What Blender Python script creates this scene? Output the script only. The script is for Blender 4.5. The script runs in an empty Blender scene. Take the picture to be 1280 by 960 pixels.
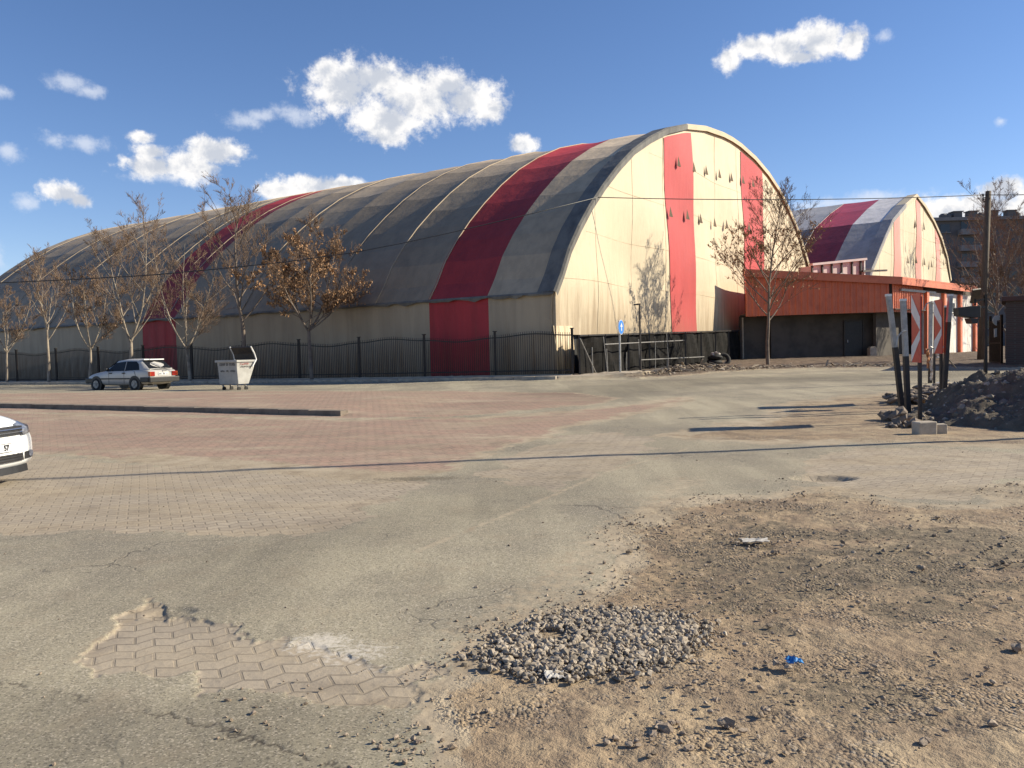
import bpy, math, random
import numpy as np
from mathutils import Vector, Matrix

random.seed(7)
R = math.radians
scene = bpy.context.scene
COL = scene.collection
PI = math.pi

# ------------------------------------------------------------------ camera
F_PX, EYE = 1035.0, 1.6
PITCH, ROLL = math.atan(40 / 1035), -math.atan(.023)
cam_d = bpy.data.cameras.new('camera')
cam_d.sensor_fit = 'HORIZONTAL'
cam_d.sensor_width = 36.0
cam_d.lens = 36.0 * F_PX / 1280
cam_d.clip_start, cam_d.clip_end = .05, 6000
cam = bpy.data.objects.new('camera', cam_d)
COL.objects.link(cam)
cam.matrix_world = Matrix.Translation((0, 0, EYE)) @ Matrix.Rotation(PI / 2 - PITCH, 4, 'X') @ Matrix.Rotation(ROLL, 4, 'Z')
scene.camera = cam
CAM_M = cam.matrix_world.to_3x3()


def ray(u, v):
    return CAM_M @ Vector(((u - 640) / F_PX, (480 - v) / F_PX, -1.0))


SUN_H = Vector((.99, .12, 0)).normalized()
# ------------------------------------------------------------------ terrain
def sstep(a, b, x):
    t = np.clip((np.asarray(x, float) - a) / (b - a), 0, 1)
    return t * t * (3 - 2 * t)


KA, KB = np.array((-15.9, 26.4)), np.array((-4.2, 20.6))      # kerb line across the brick lot
KD = (KB - KA) / np.linalg.norm(KB - KA)
KN = np.array((-KD[1], KD[0]))


def base_z(x, y):
    x, y = np.asarray(x, float), np.asarray(y, float)
    g = .62 + .38 / (1 + np.exp(-np.clip(x / 6, -30, 30)))
    return .46 * sstep(10, 38, y) * g + .20 * sstep(47, 56, y) * sstep(0, 12, x)


def terrain(x, y):
    x, y = np.asarray(x, float), np.asarray(y, float)
    q = (x - KA[0]) * KN[0] + (y - KA[1]) * KN[1]
    s = (x - KA[0]) * KD[0] + (y - KA[1]) * KD[1]
    L = np.linalg.norm(KB - KA)
    up = .13 * sstep(.0, .18, q) * (1 - sstep(3, 11, q)) * (1 - sstep(L - 1.5, L + 1.2, s))
    return base_z(x, y) + up


def T(x, y):
    return float(terrain(x, y))


def ground(u, v, zo=0.0):
    r = ray(u, v)
    t, prev = .5, .4
    for _ in range(4000):
        if EYE + r.z * t <= T(r.x * t, r.y * t) + zo:
            lo, hi = prev, t
            for _ in range(20):
                m = (lo + hi) / 2
                if EYE + r.z * m <= T(r.x * m, r.y * m) + zo: hi = m
                else: lo = m
            t = hi
            break
        prev = t
        t *= 1.006
        if t > 900: break
    return Vector((r.x * t, r.y * t, EYE + r.z * t))


def at(u, v, D):
    r = ray(u, v)
    return Vector((0, 0, EYE)) + r * (D / r.y)


# ------------------------------------------------------------------ numpy noise
def _hash(ix, iy, seed):
    h = (ix.astype(np.int64) * 374761393 + iy.astype(np.int64) * 668265263 + seed * 974711) & 0x7fffffff
    h = ((h ^ (h >> 13)) * 1274126177) & 0x7fffffff
    h = h ^ (h >> 16)
    return (h & 0xffff) / 65535.0


def vnoise(x, y, seed=0):
    ix, iy = np.floor(x), np.floor(y)
    fx, fy = x - ix, y - iy
    fx, fy = fx * fx * (3 - 2 * fx), fy * fy * (3 - 2 * fy)
    a, b = _hash(ix, iy, seed), _hash(ix + 1, iy, seed)
    c, d = _hash(ix, iy + 1, seed), _hash(ix + 1, iy + 1, seed)
    return (a * (1 - fx) + b * fx) * (1 - fy) + (c * (1 - fx) + d * fx) * fy


def fbm(x, y, octv=4, seed=0):
    s, a, n = 0, 1.0, 0
    for k in range(octv):
        s = s + a * vnoise(x * 2 ** k + 17 * k, y * 2 ** k - 9 * k, seed + k)
        n += a
        a *= .5
    return s / n


def sdf(px, py, poly):
    """signed distance to a polygon, positive inside"""
    d = np.full(px.shape, 1e9)
    ins = np.zeros(px.shape, bool)
    n = len(poly)
    for i in range(n):
        ax, ay = poly[i]
        bx, by = poly[(i + 1) % n]
        ex, ey = bx - ax, by - ay
        wx, wy = px - ax, py - ay
        t = np.clip((wx * ex + wy * ey) / (ex * ex + ey * ey + 1e-12), 0, 1)
        d = np.minimum(d, (wx - ex * t) ** 2 + (wy - ey * t) ** 2)
        if ay != by:
            c = (ay > py) != (by > py)
            ins ^= c & (px < (bx - ax) * (py - ay) / (by - ay) + ax)
    d = np.sqrt(d)
    return np.where(ins, d, -d)


def dline(px, py, pts):
    d = np.full(px.shape, 1e9)
    for (ax, ay), (bx, by) in zip(pts[:-1], pts[1:]):
        ex, ey = bx - ax, by - ay
        wx, wy = px - ax, py - ay
        t = np.clip((wx * ex + wy * ey) / (ex * ex + ey * ey + 1e-12), 0, 1)
        d = np.minimum(d, (wx - ex * t) ** 2 + (wy - ey * t) ** 2)
    return np.sqrt(d)


# ------------------------------------------------------------------ objects
ORG = {}


def empty(name, loc, label, cat, group=None, rz=0):
    o = bpy.data.objects.new(name, None)
    COL.objects.link(o)
    o.location = loc
    o.rotation_euler = (0, 0, rz)
    o.empty_display_size = .3
    ORG[o.name] = Vector(loc)
    tag(o, label, cat, group)
    return o


def tag(o, label=None, cat=None, group=None, kind=None):
    if label: o['label'] = label
    if cat: o['category'] = cat
    if group: o['group'] = group
    if kind: o['kind'] = kind
    return o


class MB:
    """collects shapes, then builds ONE mesh object"""
    def __init__(s):
        s.v, s.f, s.m, s.sm = [], [], [], []
        s.mi, s.smooth = 0, False

    def add(s, vs, fs):
        b = len(s.v)
        s.v += [tuple(p) for p in vs]
        for f in fs:
            s.f.append([b + i for i in f])
            s.m.append(s.mi)
            s.sm.append(s.smooth)

    def box(s, c, size, ax=None, ay=None, az=None):
        c = Vector(c)
        ax = Vector(ax or (1, 0, 0)).normalized() * size[0] / 2
        ay = Vector(ay or (0, 1, 0)).normalized() * size[1] / 2
        az = Vector(az or (0, 0, 1)).normalized() * size[2] / 2
        vs = [c + ax * i + ay * j + az * k for k in (-1, 1) for j in (-1, 1) for i in (-1, 1)]
        s.add(vs, [(0, 2, 3, 1), (4, 5, 7, 6), (0, 1, 5, 4), (2, 6, 7, 3), (0, 4, 6, 2), (1, 3, 7, 5)])

    def bar(s, p, q, w, h=None, up=(0, 0, 1)):
        p, q = Vector(p), Vector(q)
        d = q - p
        up = Vector(up)
        if abs(d.normalized().dot(up)) > .95: up = Vector((0, 1, 0))
        a = d.cross(up).normalized()
        s.box((p + q) / 2, (d.length, w, h or w), d, a, d.cross(a))

    def tube(s, pts, rs, n=6, cap=True):
        pts = [Vector(p) for p in pts]
        if not hasattr(rs, '__len__'): rs = [rs] * len(pts)
        vs, fs = [], []
        d0 = (pts[1] - pts[0]).normalized()
        u = d0.orthogonal().normalized()
        for i, p in enumerate(pts):
            d = (pts[min(i + 1, len(pts) - 1)] - pts[max(i - 1, 0)]).normalized()
            u = (u - d * u.dot(d)).normalized()
            w = d.cross(u)
            for k in range(n):
                a = 2 * PI * k / n
                vs.append(p + (u * math.cos(a) + w * math.sin(a)) * rs[i])
        for i in range(len(pts) - 1):
            for k in range(n):
                a, b = i * n + k, i * n + (k + 1) % n
                fs.append((a, b, b + n, a + n))
        if cap:
            fs.append(tuple(range(n))[::-1])
            fs.append(tuple((len(pts) - 1) * n + k for k in range(n)))
        s.add(vs, fs)

    def disc(s, c, axis, r, th, n=20):
        c, a = Vector(c), Vector(axis).normalized()
        s.tube([c - a * th / 2, c + a * th / 2], r, n)

    def poly(s, pts):
        s.add(pts, [tuple(range(len(pts)))])

    def prism(s, pts, off):
        off = Vector(off)
        n = len(pts)
        vs = [Vector(p) for p in pts] + [Vector(p) + off for p in pts]
        fs = [tuple(range(n))[::-1], tuple(range(n, 2 * n))] + [(i, (i + 1) % n, n + (i + 1) % n, n + i) for i in range(n)]
        s.add(vs, fs)

    def grid(s, rows, close=False):
        n = len(rows[0])
        vs = [p for r in rows for p in r]
        fs = []
        for i in range(len(rows) - 1):
            for k in range(n - (0 if close else 1)):
                a, b = i * n + k, i * n + (k + 1) % n
                fs.append((a, b, b + n, a + n))
        s.add(vs, fs)

    def rock(s, c, r, rng, flat=.7):
        vs = []
        for (a, b, d) in ICO_V:
            k = r * rng.uniform(.58, 1.25)
            vs.append((a * k, b * k, d * k * flat))
        q = rng.uniform(0, 2 * PI)
        tl = rng.uniform(-.5, .5)
        M = Matrix.Rotation(q, 3, 'Z') @ Matrix.Rotation(tl, 3, 'X') @ Matrix.Diagonal((rng.uniform(.8, 1.35), rng.uniform(.7, 1), 1))
        c = Vector(c)
        s.add([M @ Vector(v) + c for v in vs], ICO_F)

    def build(s, name, mats, parent=None, bevel=0, origin=None):
        me = bpy.data.meshes.new(name)
        if parent is not None: off = ORG.get(parent.name, Vector())
        else: off = Vector(origin) if origin is not None else Vector()
        vs = [(p[0] - off.x, p[1] - off.y, p[2] - off.z) for p in s.v]
        me.from_pydata(vs, [], s.f)
        if not isinstance(mats, (list, tuple)): mats = [mats]
        for m in mats: me.materials.append(m)
        me.polygons.foreach_set('material_index', s.m)
        me.polygons.foreach_set('use_smooth', s.sm)
        me.update()
        o = bpy.data.objects.new(name, me)
        COL.objects.link(o)
        if parent is not None:
            o.parent = parent
            ORG[o.name] = off
        elif origin is not None:
            o.location = origin
            ORG[o.name] = Vector(origin)
        if bevel:
            b = o.modifiers.new('bevel', 'BEVEL')
            b.width, b.segments, b.limit_method = bevel, 2, 'ANGLE'
        return o


_t = (1 + 5 ** .5) / 2
ICO_V = [Vector(v).normalized() for v in [(-1, _t, 0), (1, _t, 0), (-1, -_t, 0), (1, -_t, 0), (0, -1, _t), (0, 1, _t), (0, -1, -_t), (0, 1, -_t), (_t, 0, -1), (_t, 0, 1), (-_t, 0, -1), (-_t, 0, 1)]]
ICO_F = [(0, 11, 5), (0, 5, 1), (0, 1, 7), (0, 7, 10), (0, 10, 11), (1, 5, 9), (5, 11, 4), (11, 10, 2), (10, 7, 6), (7, 1, 8), (3, 9, 4), (3, 4, 2), (3, 2, 6), (3, 6, 8), (3, 8, 9), (4, 9, 5), (2, 4, 11), (6, 2, 10), (8, 6, 7), (9, 8, 1)]


def copy_tree(o, parent=None):
    c = o.copy()
    COL.objects.link(c)
    if parent is not None:
        c.parent = parent
    for ch in list(o.children): copy_tree(ch, c)
    return c


# ------------------------------------------------------------------ materials
class NT:
    def __init__(s, m):
        s.t = m.node_tree
        s.t.nodes.clear()

    def n(s, kind, **kw):
        nd = s.t.nodes.new(kind)
        for k, v in kw.items():
            if k.startswith('i_'):
                nd.inputs[k[2:]].default_value = v
            else: setattr(nd, k, v)
        return nd

    def l(s, a, b): s.t.links.new(a, b)

    def math(s, op, a, b=None, clamp=False):
        nd = s.n('ShaderNodeMath', operation=op)
        nd.use_clamp = clamp
        for i, x in enumerate((a, b)):
            if x is None: continue
            if isinstance(x, (int, float)): nd.inputs[i].default_value = x
            else: s.l(x, nd.inputs[i])
        return nd.outputs[0]

    def mix(s, fac, a, b, mode='MIX'):
        nd = s.n('ShaderNodeMix', data_type='RGBA', blend_type=mode)
        for i, x in ((0, fac), (6, a), (7, b)):
            if isinstance(x, (int, float)): nd.inputs[i].default_value = x
            elif isinstance(x, (tuple, list)): nd.inputs[i].default_value = (*x[:3], 1)
            else: s.l(x, nd.inputs[i])
        return nd.outputs[2]

    def noise(s, vec, scale, detail=4, rough=.55, dist=0):
        nd = s.n('ShaderNodeTexNoise')
        nd.inputs['Scale'].default_value = scale
        nd.inputs['Detail'].default_value = detail
        nd.inputs['Roughness'].default_value = rough
        nd.inputs['Distortion'].default_value = dist
        if vec is not None: s.l(vec, nd.inputs['Vector'])
        return nd.outputs[0]

    def ramp(s, x, a, b, c0=0.0, c1=1.0):
        nd = s.n('ShaderNodeMapRange', interpolation_type='SMOOTHSTEP')
        s.l(x, nd.inputs[0])
        for i, v in ((1, a), (2, b), (3, c0), (4, c1)): nd.inputs[i].default_value = v
        return nd.outputs[0]

    def scale(s, vec, sc, rot=(0, 0, 0), loc=(0, 0, 0)):
        nd = s.n('ShaderNodeMapping')
        nd.inputs['Scale'].default_value = sc
        nd.inputs['Rotation'].default_value = rot
        nd.inputs['Location'].default_value = loc
        s.l(vec, nd.inputs['Vector'])
        return nd.outputs[0]

    def out(s, col, rough=.8, metal=0.0, height=None, bump=.3, bdist=.02, spec=.5, **kw):
        p = s.n('ShaderNodeBsdfPrincipled')
        for k, x in (('Base Color', col), ('Roughness', rough), ('Metallic', metal), ('Specular IOR Level', spec)):
            if isinstance(x, (int, float)): p.inputs[k].default_value = x
            elif isinstance(x, (tuple, list)): p.inputs[k].default_value = (*x[:3], 1)
            else: s.l(x, p.inputs[k])
        for k, x in kw.items(): p.inputs[k.replace('_', ' ')].default_value = x
        if height is not None:
            b = s.n('ShaderNodeBump')
            b.inputs['Strength'].default_value = bump
            b.inputs['Distance'].default_value = bdist
            s.l(height, b.inputs['Height'])
            s.l(b.outputs[0], p.inputs['Normal'])
        o = s.n('ShaderNodeOutputMaterial')
        s.l(p.outputs[0], o.inputs[0])
        return p


def newmat(name):
    m = bpy.data.materials.new(name)
    m.use_nodes = True
    return m, NT(m)


def simple(name, c, c2=None, sc=3.0, rough=.7, metal=0.0, bump=.15, fine=40.0, spec=.5, stretch=(1, 1, 1), **kw):
    """two-tone noisy paint / metal / cloth"""
    m, t = newmat(name)
    co = t.n('ShaderNodeTexCoord').outputs['Object']
    c2 = c2 or tuple(x * .72 for x in c)
    v = t.scale(co, stretch)
    n1 = t.noise(v, sc, 5, .6)
    col = t.mix(t.ramp(n1, .36, .68), c, c2)
    n2 = t.noise(v, fine, 3)
    col = t.mix(.18, col, t.mix(n2, (0, 0, 0), (1, 1, 1)), 'OVERLAY')
    t.out(col, rough, metal, n2, bump, .01, spec, **kw)
    return m


M = {}
M['black_iron'] = simple('black_iron', (.014, .013, .013), (.03, .022, .018), 6, .5, .3)
M['galv'] = simple('galvanised_steel', (.40, .39, .37), (.28, .275, .26), 8, .5, .3, .1)
M['frame_grey'] = simple('dull_grey_tube', (.20, .195, .185), (.13, .12, .11), 8, .6, .1, .1)
M['dark_steel'] = simple('dark_steel', (.035, .033, .032), (.06, .045, .035), 9, .55, .3)
M['white_paint'] = simple('white_paint', (.74, .73, .70), (.62, .60, .55), 5, .45)
M['orange'] = simple('orange_red_cladding', (.66, .165, .07), (.55, .13, .058), 1.2, .5, 0, .08)
M['orange_trim'] = simple('orange_red_trim', (.66, .18, .08), (.55, .14, .066), 1.0, .5, 0, .08)
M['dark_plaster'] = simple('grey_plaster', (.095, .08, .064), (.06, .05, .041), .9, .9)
M['black'] = simple('black_plastic', (.012, .012, .013), (.02, .02, .02), 9, .5)
M['rubber'] = simple('tyre_rubber', (.016, .016, .016), (.028, .026, .024), 12, .85)
M['red_refl'] = simple('red_reflective', (.56, .045, .035), (.46, .04, .03), 4, .4)
M['white_refl'] = simple('white_reflective', (.70, .70, .70), (.6, .6, .6), 4, .4)
M['concrete'] = simple('concrete', (.44, .375, .29), (.32, .27, .21), 4, .9, 0, .3)
M['kerb'] = simple('worn_kerb_stone', (.21, .17, .13), (.13, .105, .08), 3, .9, 0, .3)
M['wood_pole'] = simple('weathered_wood', (.13, .095, .065), (.075, .055, .04), 4, .85, 0, .4, 30, stretch=(6, 6, .6))
M['bark_pale'] = simple('pale_bark', (.34, .285, .22), (.17, .135, .105), 3, .85, 0, .3, 25)
M['bark_brown'] = simple('brown_bark', (.20, .155, .12), (.12, .09, .07), 3, .85, 0, .3, 25)
M['twig'] = simple('twig_bark', (.21, .135, .085), (.13, .085, .055), 2, .85, 0, 0)
M['twig_pale'] = simple('pale_twig_bark', (.26, .195, .14), (.17, .125, .09), 2, .85, 0, 0)
M['leaf'] = simple('dry_leaf', (.40, .22, .10), (.26, .14, .065), 5, .7, 0, 0)
M['leaf_dull'] = simple('dull_dry_leaf', (.25, .15, .08), (.16, .09, .05), 5, .7, 0, 0)
M['car_white'] = simple('white_car_paint', (.80, .80, .78), (.77, .77, .75), 1, .28, 0, 0, Coat_Weight=.6)
M['car_silver'] = simple('silver_car_paint', (.50, .48, .44), (.44, .42, .39), 1, .38, .1, 0, Coat_Weight=.15)
M['glass'] = simple('dark_glass', (.010, .011, .013), (.014, .015, .017), 1, .28, 0, 0, spec=.16)
M['lens'] = simple('headlamp_lens', (.30, .32, .36), (.16, .17, .2), 14, .08, .3, 0)
M['tail_red'] = simple('red_tail_lens', (.30, .025, .018), (.24, .025, .018), 8, .2, 0, 0)
M['tail_amber'] = simple('amber_tail_lens', (.34, .06, .02), (.28, .05, .02), 8, .2, 0, 0)
M['chrome'] = simple('bright_metal', (.62, .62, .62), (.5, .5, .5), 6, .25, .9, 0)
M['text'] = simple('black_lettering', (.02, .02, .022), (.03, .03, .03), 9, .6)
M['text_red'] = simple('red_lettering', (.55, .06, .06), (.45, .05, .05), 9, .6)
M['blue_sign'] = simple('blue_sign_face', (.03, .20, .62), (.03, .18, .55), 4, .35, 0, 0)
M['solar'] = simple('solar_cells', (.05, .055, .065), (.07, .075, .085), 14, .6, 0, 0, spec=.2)
M['plank'] = simple('old_plank', (.32, .24, .16), (.20, .15, .10), 4, .85, 0, .3, 30)
M['brick_dark'] = simple('dark_brick', (.085, .04, .035), (.06, .04, .036), 3, .9)
M['rag'] = simple('dirty_rag', (.62, .55, .47), (.45, .33, .24), 9, .9)
M['rag_orange'] = simple('orange_rag', (.55, .25, .12), (.4, .2, .1), 9, .9)
M['scrap_white'] = simple('white_scrap', (.50, .47, .42), (.38, .35, .31), 20, .8)
M['scrap_blue'] = simple('blue_plastic', (.03, .22, .52), (.02, .17, .42), 20, .4)
M['bin_metal'] = simple('galvanised_bin', (.38, .37, .34), (.30, .29, .265), 3, .55, .1)
M['apartment'] = simple('grey_render', (.12, .12, .125), (.09, .09, .095), .3, .9)
M['apartment_band'] = simple('pale_balcony', (.20, .20, .205), (.15, .15, .155), .5, .9)
M['pane'] = simple('window_pane', (.02, .025, .035), (.03, .035, .045), .5, .12, 0, 0)
M['ac_panel'] = simple('faded_pink_panel', (.55, .44, .42), (.46, .38, .36), 2, .6)
M['wall_white'] = simple('stained_white_wall', (.74, .71, .66), (.52, .46, .39), 1.5, .85, stretch=(3, 3, .5))


def rock_mat(name, cols, sc):
    """stones: a colour per stone from an island random"""
    m, t = newmat(name)
    g = t.n('ShaderNodeNewGeometry')
    r = g.outputs['Random Per Island']
    cr = t.n('ShaderNodeValToRGB')
    el = cr.color_ramp.elements
    while len(el) < len(cols): el.new(.5)
    for i, c in enumerate(cols):
        el[i].position = i / (len(cols) - 1)
        el[i].color = (*c, 1)
    t.l(r, cr.inputs[0])
    n = t.noise(g.outputs['Position'], sc, 4)
    col = t.mix(.45, cr.outputs[0], t.mix(n, (.05, .05, .05), (.9, .9, .9)), 'OVERLAY')
    t.out(col, .9, 0, n, .4, .01)
    return m


M['gravel'] = rock_mat('crushed_stone', [(.17, .14, .105), (.26, .215, .16), (.38, .315, .235), (.29, .235, .175), (.47, .40, .31)], 60)
M['pebble'] = rock_mat('loose_pebble', [(.17, .13, .09), (.27, .205, .145), (.36, .285, .21), (.22, .165, .12)], 70)
M['dark_stone'] = rock_mat('dark_millings', [(.09, .077, .06), (.16, .138, .11), (.24, .21, .17), (.12, .10, .08), (.40, .345, .28)], 50)
M['rubble'] = rock_mat('pale_rubble', [(.22, .17, .12), (.36, .29, .21), (.15, .11, .08), (.46, .40, .32)], 30)
M['clod'] = rock_mat('soil_clod', [(.13, .10, .075), (.20, .155, .12)], 30)

# ------------------------------------------------------------------ ground materials
def ground_mat(kind, rot=0.0):
    m, t = newmat(kind)
    pos = t.n('ShaderNodeNewGeometry').outputs['Position']
    mk = t.n('ShaderNodeAttribute', attribute_name='mask')
    sep = t.n('ShaderNodeSeparateColor')
    t.l(mk.outputs['Color'], sep.inputs[0])
    edge, dark, chalk, crack = sep.outputs[0], sep.outputs[1], sep.outputs[2], mk.outputs['Alpha']
    big = t.noise(pos, .35, 5, .6)
    mid = t.noise(pos, 2.2, 6, .65)
    fine = t.noise(pos, 28, 5, .7)
    grit = t.noise(pos, 95, 2, .6)
    # shared sandy soil
    soil = t.mix(t.ramp(big, .35, .65), (.43, .355, .255), (.36, .29, .20))
    soil = t.mix(t.ramp(mid, .42, .72), soil, (.28, .22, .15))
    soil = t.mix(t.math('MULTIPLY', t.ramp(fine, .52, .72), .55), soil, (.13, .10, .075))
    soil = t.mix(t.math('MULTIPLY', t.ramp(grit, .6, .75), .45), soil, (.42, .35, .27))
    hsoil = t.math('ADD', t.math('MULTIPLY', fine, .7), t.math('MULTIPLY', grit, .35))
    if kind in ('road', 'road_patch'):
        streak = t.noise(t.scale(pos, (1.5, .16, 1), (0, 0, R(rot))), 1.0, 6, .6, .4)
        c = t.mix(t.ramp(streak, .36, .66), (.285, .25, .18), (.385, .338, .24))
        c = t.mix(t.ramp(big, .40, .66), c, (.225, .198, .15))
        vor = t.n('ShaderNodeTexVoronoi', i_Scale=115.0)
        t.l(pos, vor.inputs['Vector'])
        sp = t.n('ShaderNodeSeparateColor')
        t.l(vor.outputs['Color'], sp.inputs[0])
        agg = sp.outputs[0]
        c = t.mix(t.ramp(agg, .78, .96, 0, .55), c, (.58, .50, .39))
        c = t.mix(t.ramp(agg, .28, .02, 0, .6), c, (.085, .073, .058))
        c = t.mix(t.ramp(grit, .60, .75, 0, .4), c, (.12, .10, .08))
        c = t.mix(t.math('MULTIPLY', t.ramp(mid, .50, .72), .32), c, soil)
        # fine crazing
        cv = t.n('ShaderNodeTexVoronoi', feature='DISTANCE_TO_EDGE', i_Scale=.55)
        wob = t.n('ShaderNodeTexNoise', i_Scale=1.8, i_Detail=5.0)
        t.l(pos, wob.inputs['Vector'])
        va = t.n('ShaderNodeVectorMath', operation='MULTIPLY_ADD')
        t.l(wob.outputs['Color'], va.inputs[0])
        va.inputs[1].default_value = (1.1, 1.1, 0)
        t.l(pos, va.inputs[2])
        t.l(va.outputs[0], cv.inputs['Vector'])
        cz = t.math('MULTIPLY', t.ramp(cv.outputs['Distance'], .012, .0), t.ramp(big, .50, .60, 0, .55))
        c = t.mix(cz, c, (.075, .065, .055))
        h = t.math('ADD', t.math('MULTIPLY', agg, .55), t.math('MULTIPLY', fine, .5))
        h = t.math('SUBTRACT', h, t.math('MULTIPLY', cz, 1.2))
        bump, bd = .55, .012
    elif kind in ('brick_paving', 'worn_paving'):
        w = t.scale(pos, (1, 1, 1), (0, 0, R(rot)))
        sx = t.n('ShaderNodeSeparateXYZ')
        t.l(w, sx.inputs[0])
        pp = t.math('PINGPONG', sx.outputs[0], .11 if kind == 'brick_paving' else .10)
        cx = t.n('ShaderNodeCombineXYZ')
        t.l(sx.outputs[0], cx.inputs[0])
        t.l(t.math('ADD', sx.outputs[1], t.math('MULTIPLY', pp, .42 if kind == 'brick_paving' else .50)), cx.inputs[1])
        br = t.n('ShaderNodeTexBrick')
        br.offset = .5
        t.l(cx.outputs[0], br.inputs['Vector'])
        for k, v in (('Scale', 1.0), ('Mortar Size', .009), ('Mortar Smooth', .3), ('Bias', 0.0), ('Brick Width', .22 if kind == 'brick_paving' else .20), ('Row Height', .15 if kind == 'brick_paving' else .13)):
            br.inputs[k].default_value = v
        if kind == 'brick_paving': a, b = (.37, .24, .18), (.305, .215, .165)
        else: a, b = (.39, .325, .245), (.32, .268, .205)
        br.inputs['Color1'].default_value = (*a, 1)
        br.inputs['Color2'].default_value = (*b, 1)
        br.inputs['Mortar'].default_value = (*((.165, .13, .10) if kind == 'brick_paving' else (.25, .21, .16)), 1)
        c = br.outputs['Color']
        # joints filled with sand here and there, dusty film
        patch = t.noise(t.scale(pos, (.5, 1.6, 1), (0, 0, R(rot))), .8, 5, .6)
        lo, hi, am = (.40, .72, .8) if kind == 'brick_paving' else (.38, .64, .84)
        c = t.mix(t.ramp(patch, lo, hi, 0.08, am), c, soil)
        c = t.mix(t.ramp(mid, .5, .8, 0, .35), c, (.17, .14, .118))
        c = t.mix(t.ramp(grit, .58, .75, 0, .3), c, (.11, .09, .075))
        h = t.math('ADD', t.math('MULTIPLY', br.outputs['Fac'], -1.0), t.math('MULTIPLY', fine, .35))
        bump, bd = (.8, .012) if kind == 'brick_paving' else (.75, .02)
    elif kind == 'sidewalk':
        c = t.mix(t.ramp(mid, .35, .7), (.46, .39, .30), (.34, .285, .22))
        c = t.mix(t.ramp(fine, .5, .75, 0, .4), c, (.15, .125, .10))
        h = fine
        bump, bd = .4, .012
    elif kind == 'ground':
        c = t.mix(t.ramp(mid, .42, .66), (.115, .085, .062), (.19, .142, .10))
        c = t.mix(t.ramp(fine, .52, .70, 0, .7), c, (.065, .05, .038))
        c = t.mix(t.ramp(grit, .62, .72, 0, .6), c, (.34, .29, .23))
        h = hsoil
        bump, bd = .8, .03
    else:                                                            # dirt
        c = t.mix(t.ramp(big, .40, .62), (.35, .255, .16), (.40, .31, .20))
        c = t.mix(t.ramp(mid, .40, .62, 0, .8), c, (.235, .17, .115))
        c = t.mix(t.math('MULTIPLY', t.ramp(fine, .50, .68), .6), c, (.13, .098, .07))
        c = t.mix(t.math('MULTIPLY', t.ramp(grit, .6, .75), .45), c, (.45, .36, .265))
        vor = t.n('ShaderNodeTexVoronoi', i_Scale=55.0)
        t.l(pos, vor.inputs['Vector'])
        sp = t.n('ShaderNodeSeparateColor')
        t.l(vor.outputs['Color'], sp.inputs[0])
        cl = t.ramp(t.noise(pos, 1.3, 5, .65), .46, .62)
        c = t.mix(t.math('MULTIPLY', t.ramp(sp.outputs[0], .5, .9), t.math('MULTIPLY', cl, .75)), c, (.11, .09, .072))
        c = t.mix(t.math('MULTIPLY', t.ramp(sp.outputs[1], .8, .95), t.math('MULTIPLY', cl, .6)), c, (.38, .33, .27))
        h = t.math('ADD', hsoil, t.math('MULTIPLY', t.math('SUBTRACT', 1.0, vor.outputs['Distance']), t.math('MULTIPLY', cl, .8)))
        bump, bd = .8, .025
    tn_ = t.n('ShaderNodeAttribute', attribute_name='tone')
    cc_ = t.n('ShaderNodeCombineColor')
    for k_ in range(3): t.l(tn_.outputs['Fac'], cc_.inputs[k_])
    c = t.mix(1.0, c, cc_.outputs[0], 'MULTIPLY')
    # soil creeping in at borders, chalky scatter, dark gravelly dirt, cracks
    en = t.math('ADD', edge, t.math('MULTIPLY', t.math('SUBTRACT', t.noise(pos, 9, 6, .7), .5), 1.3))
    ef = t.ramp(en, .38, .72)
    c = t.mix(t.math('MULTIPLY', ef, t.ramp(edge, .02, .2)), c, soil)
    chn = t.ramp(t.math('ADD', chalk, t.math('MULTIPLY', t.math('SUBTRACT', fine, .5), 1.8)), .45, .95, 0, .8)
    c = t.mix(t.math('MULTIPLY', chn, t.ramp(chalk, .02, .3)), c, (.60, .545, .46))
    dkn = t.ramp(t.math('ADD', dark, t.math('MULTIPLY', t.math('SUBTRACT', t.noise(pos, 17, 7, .8), .5), 2.6)), .4, .9, 0, .85)
    c = t.mix(t.math('MULTIPLY', dkn, t.ramp(dark, .02, .25)), c, (.14, .115, .08))
    c = t.mix(t.math('MULTIPLY', crack, .85), c, (.05, .042, .036))
    t.out(c, .92, 0, h, bump, bd, .25)
    return m


# ------------------------------------------------------------------ ground mesh
def px_poly(pts):
    return [tuple(ground(u, v)[:2]) for u, v in pts]


FA = (-.826, .564)                                                     # axis of the main hall / fence (unit)
FA = tuple(np.array(FA) / np.hypot(*FA))
FN = (-FA[1] * -1, -FA[0])                                             # into the hall
FN = (FA[1], -FA[0])
FENCE0 = ground(716, 472)
STEP = ((ground(22, 479.5) - FENCE0).xy).length / 10
FA = tuple(((ground(22, 479.5) - FENCE0).xy).normalized())
FN = (FA[1], -FA[0])


def fl(s, q=0.0):                                                     # along fence s (to the left), into the hall q
    return (FENCE0.x + FA[0] * s + FN[0] * q, FENCE0.y + FA[1] * s + FN[1] * q)


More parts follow.
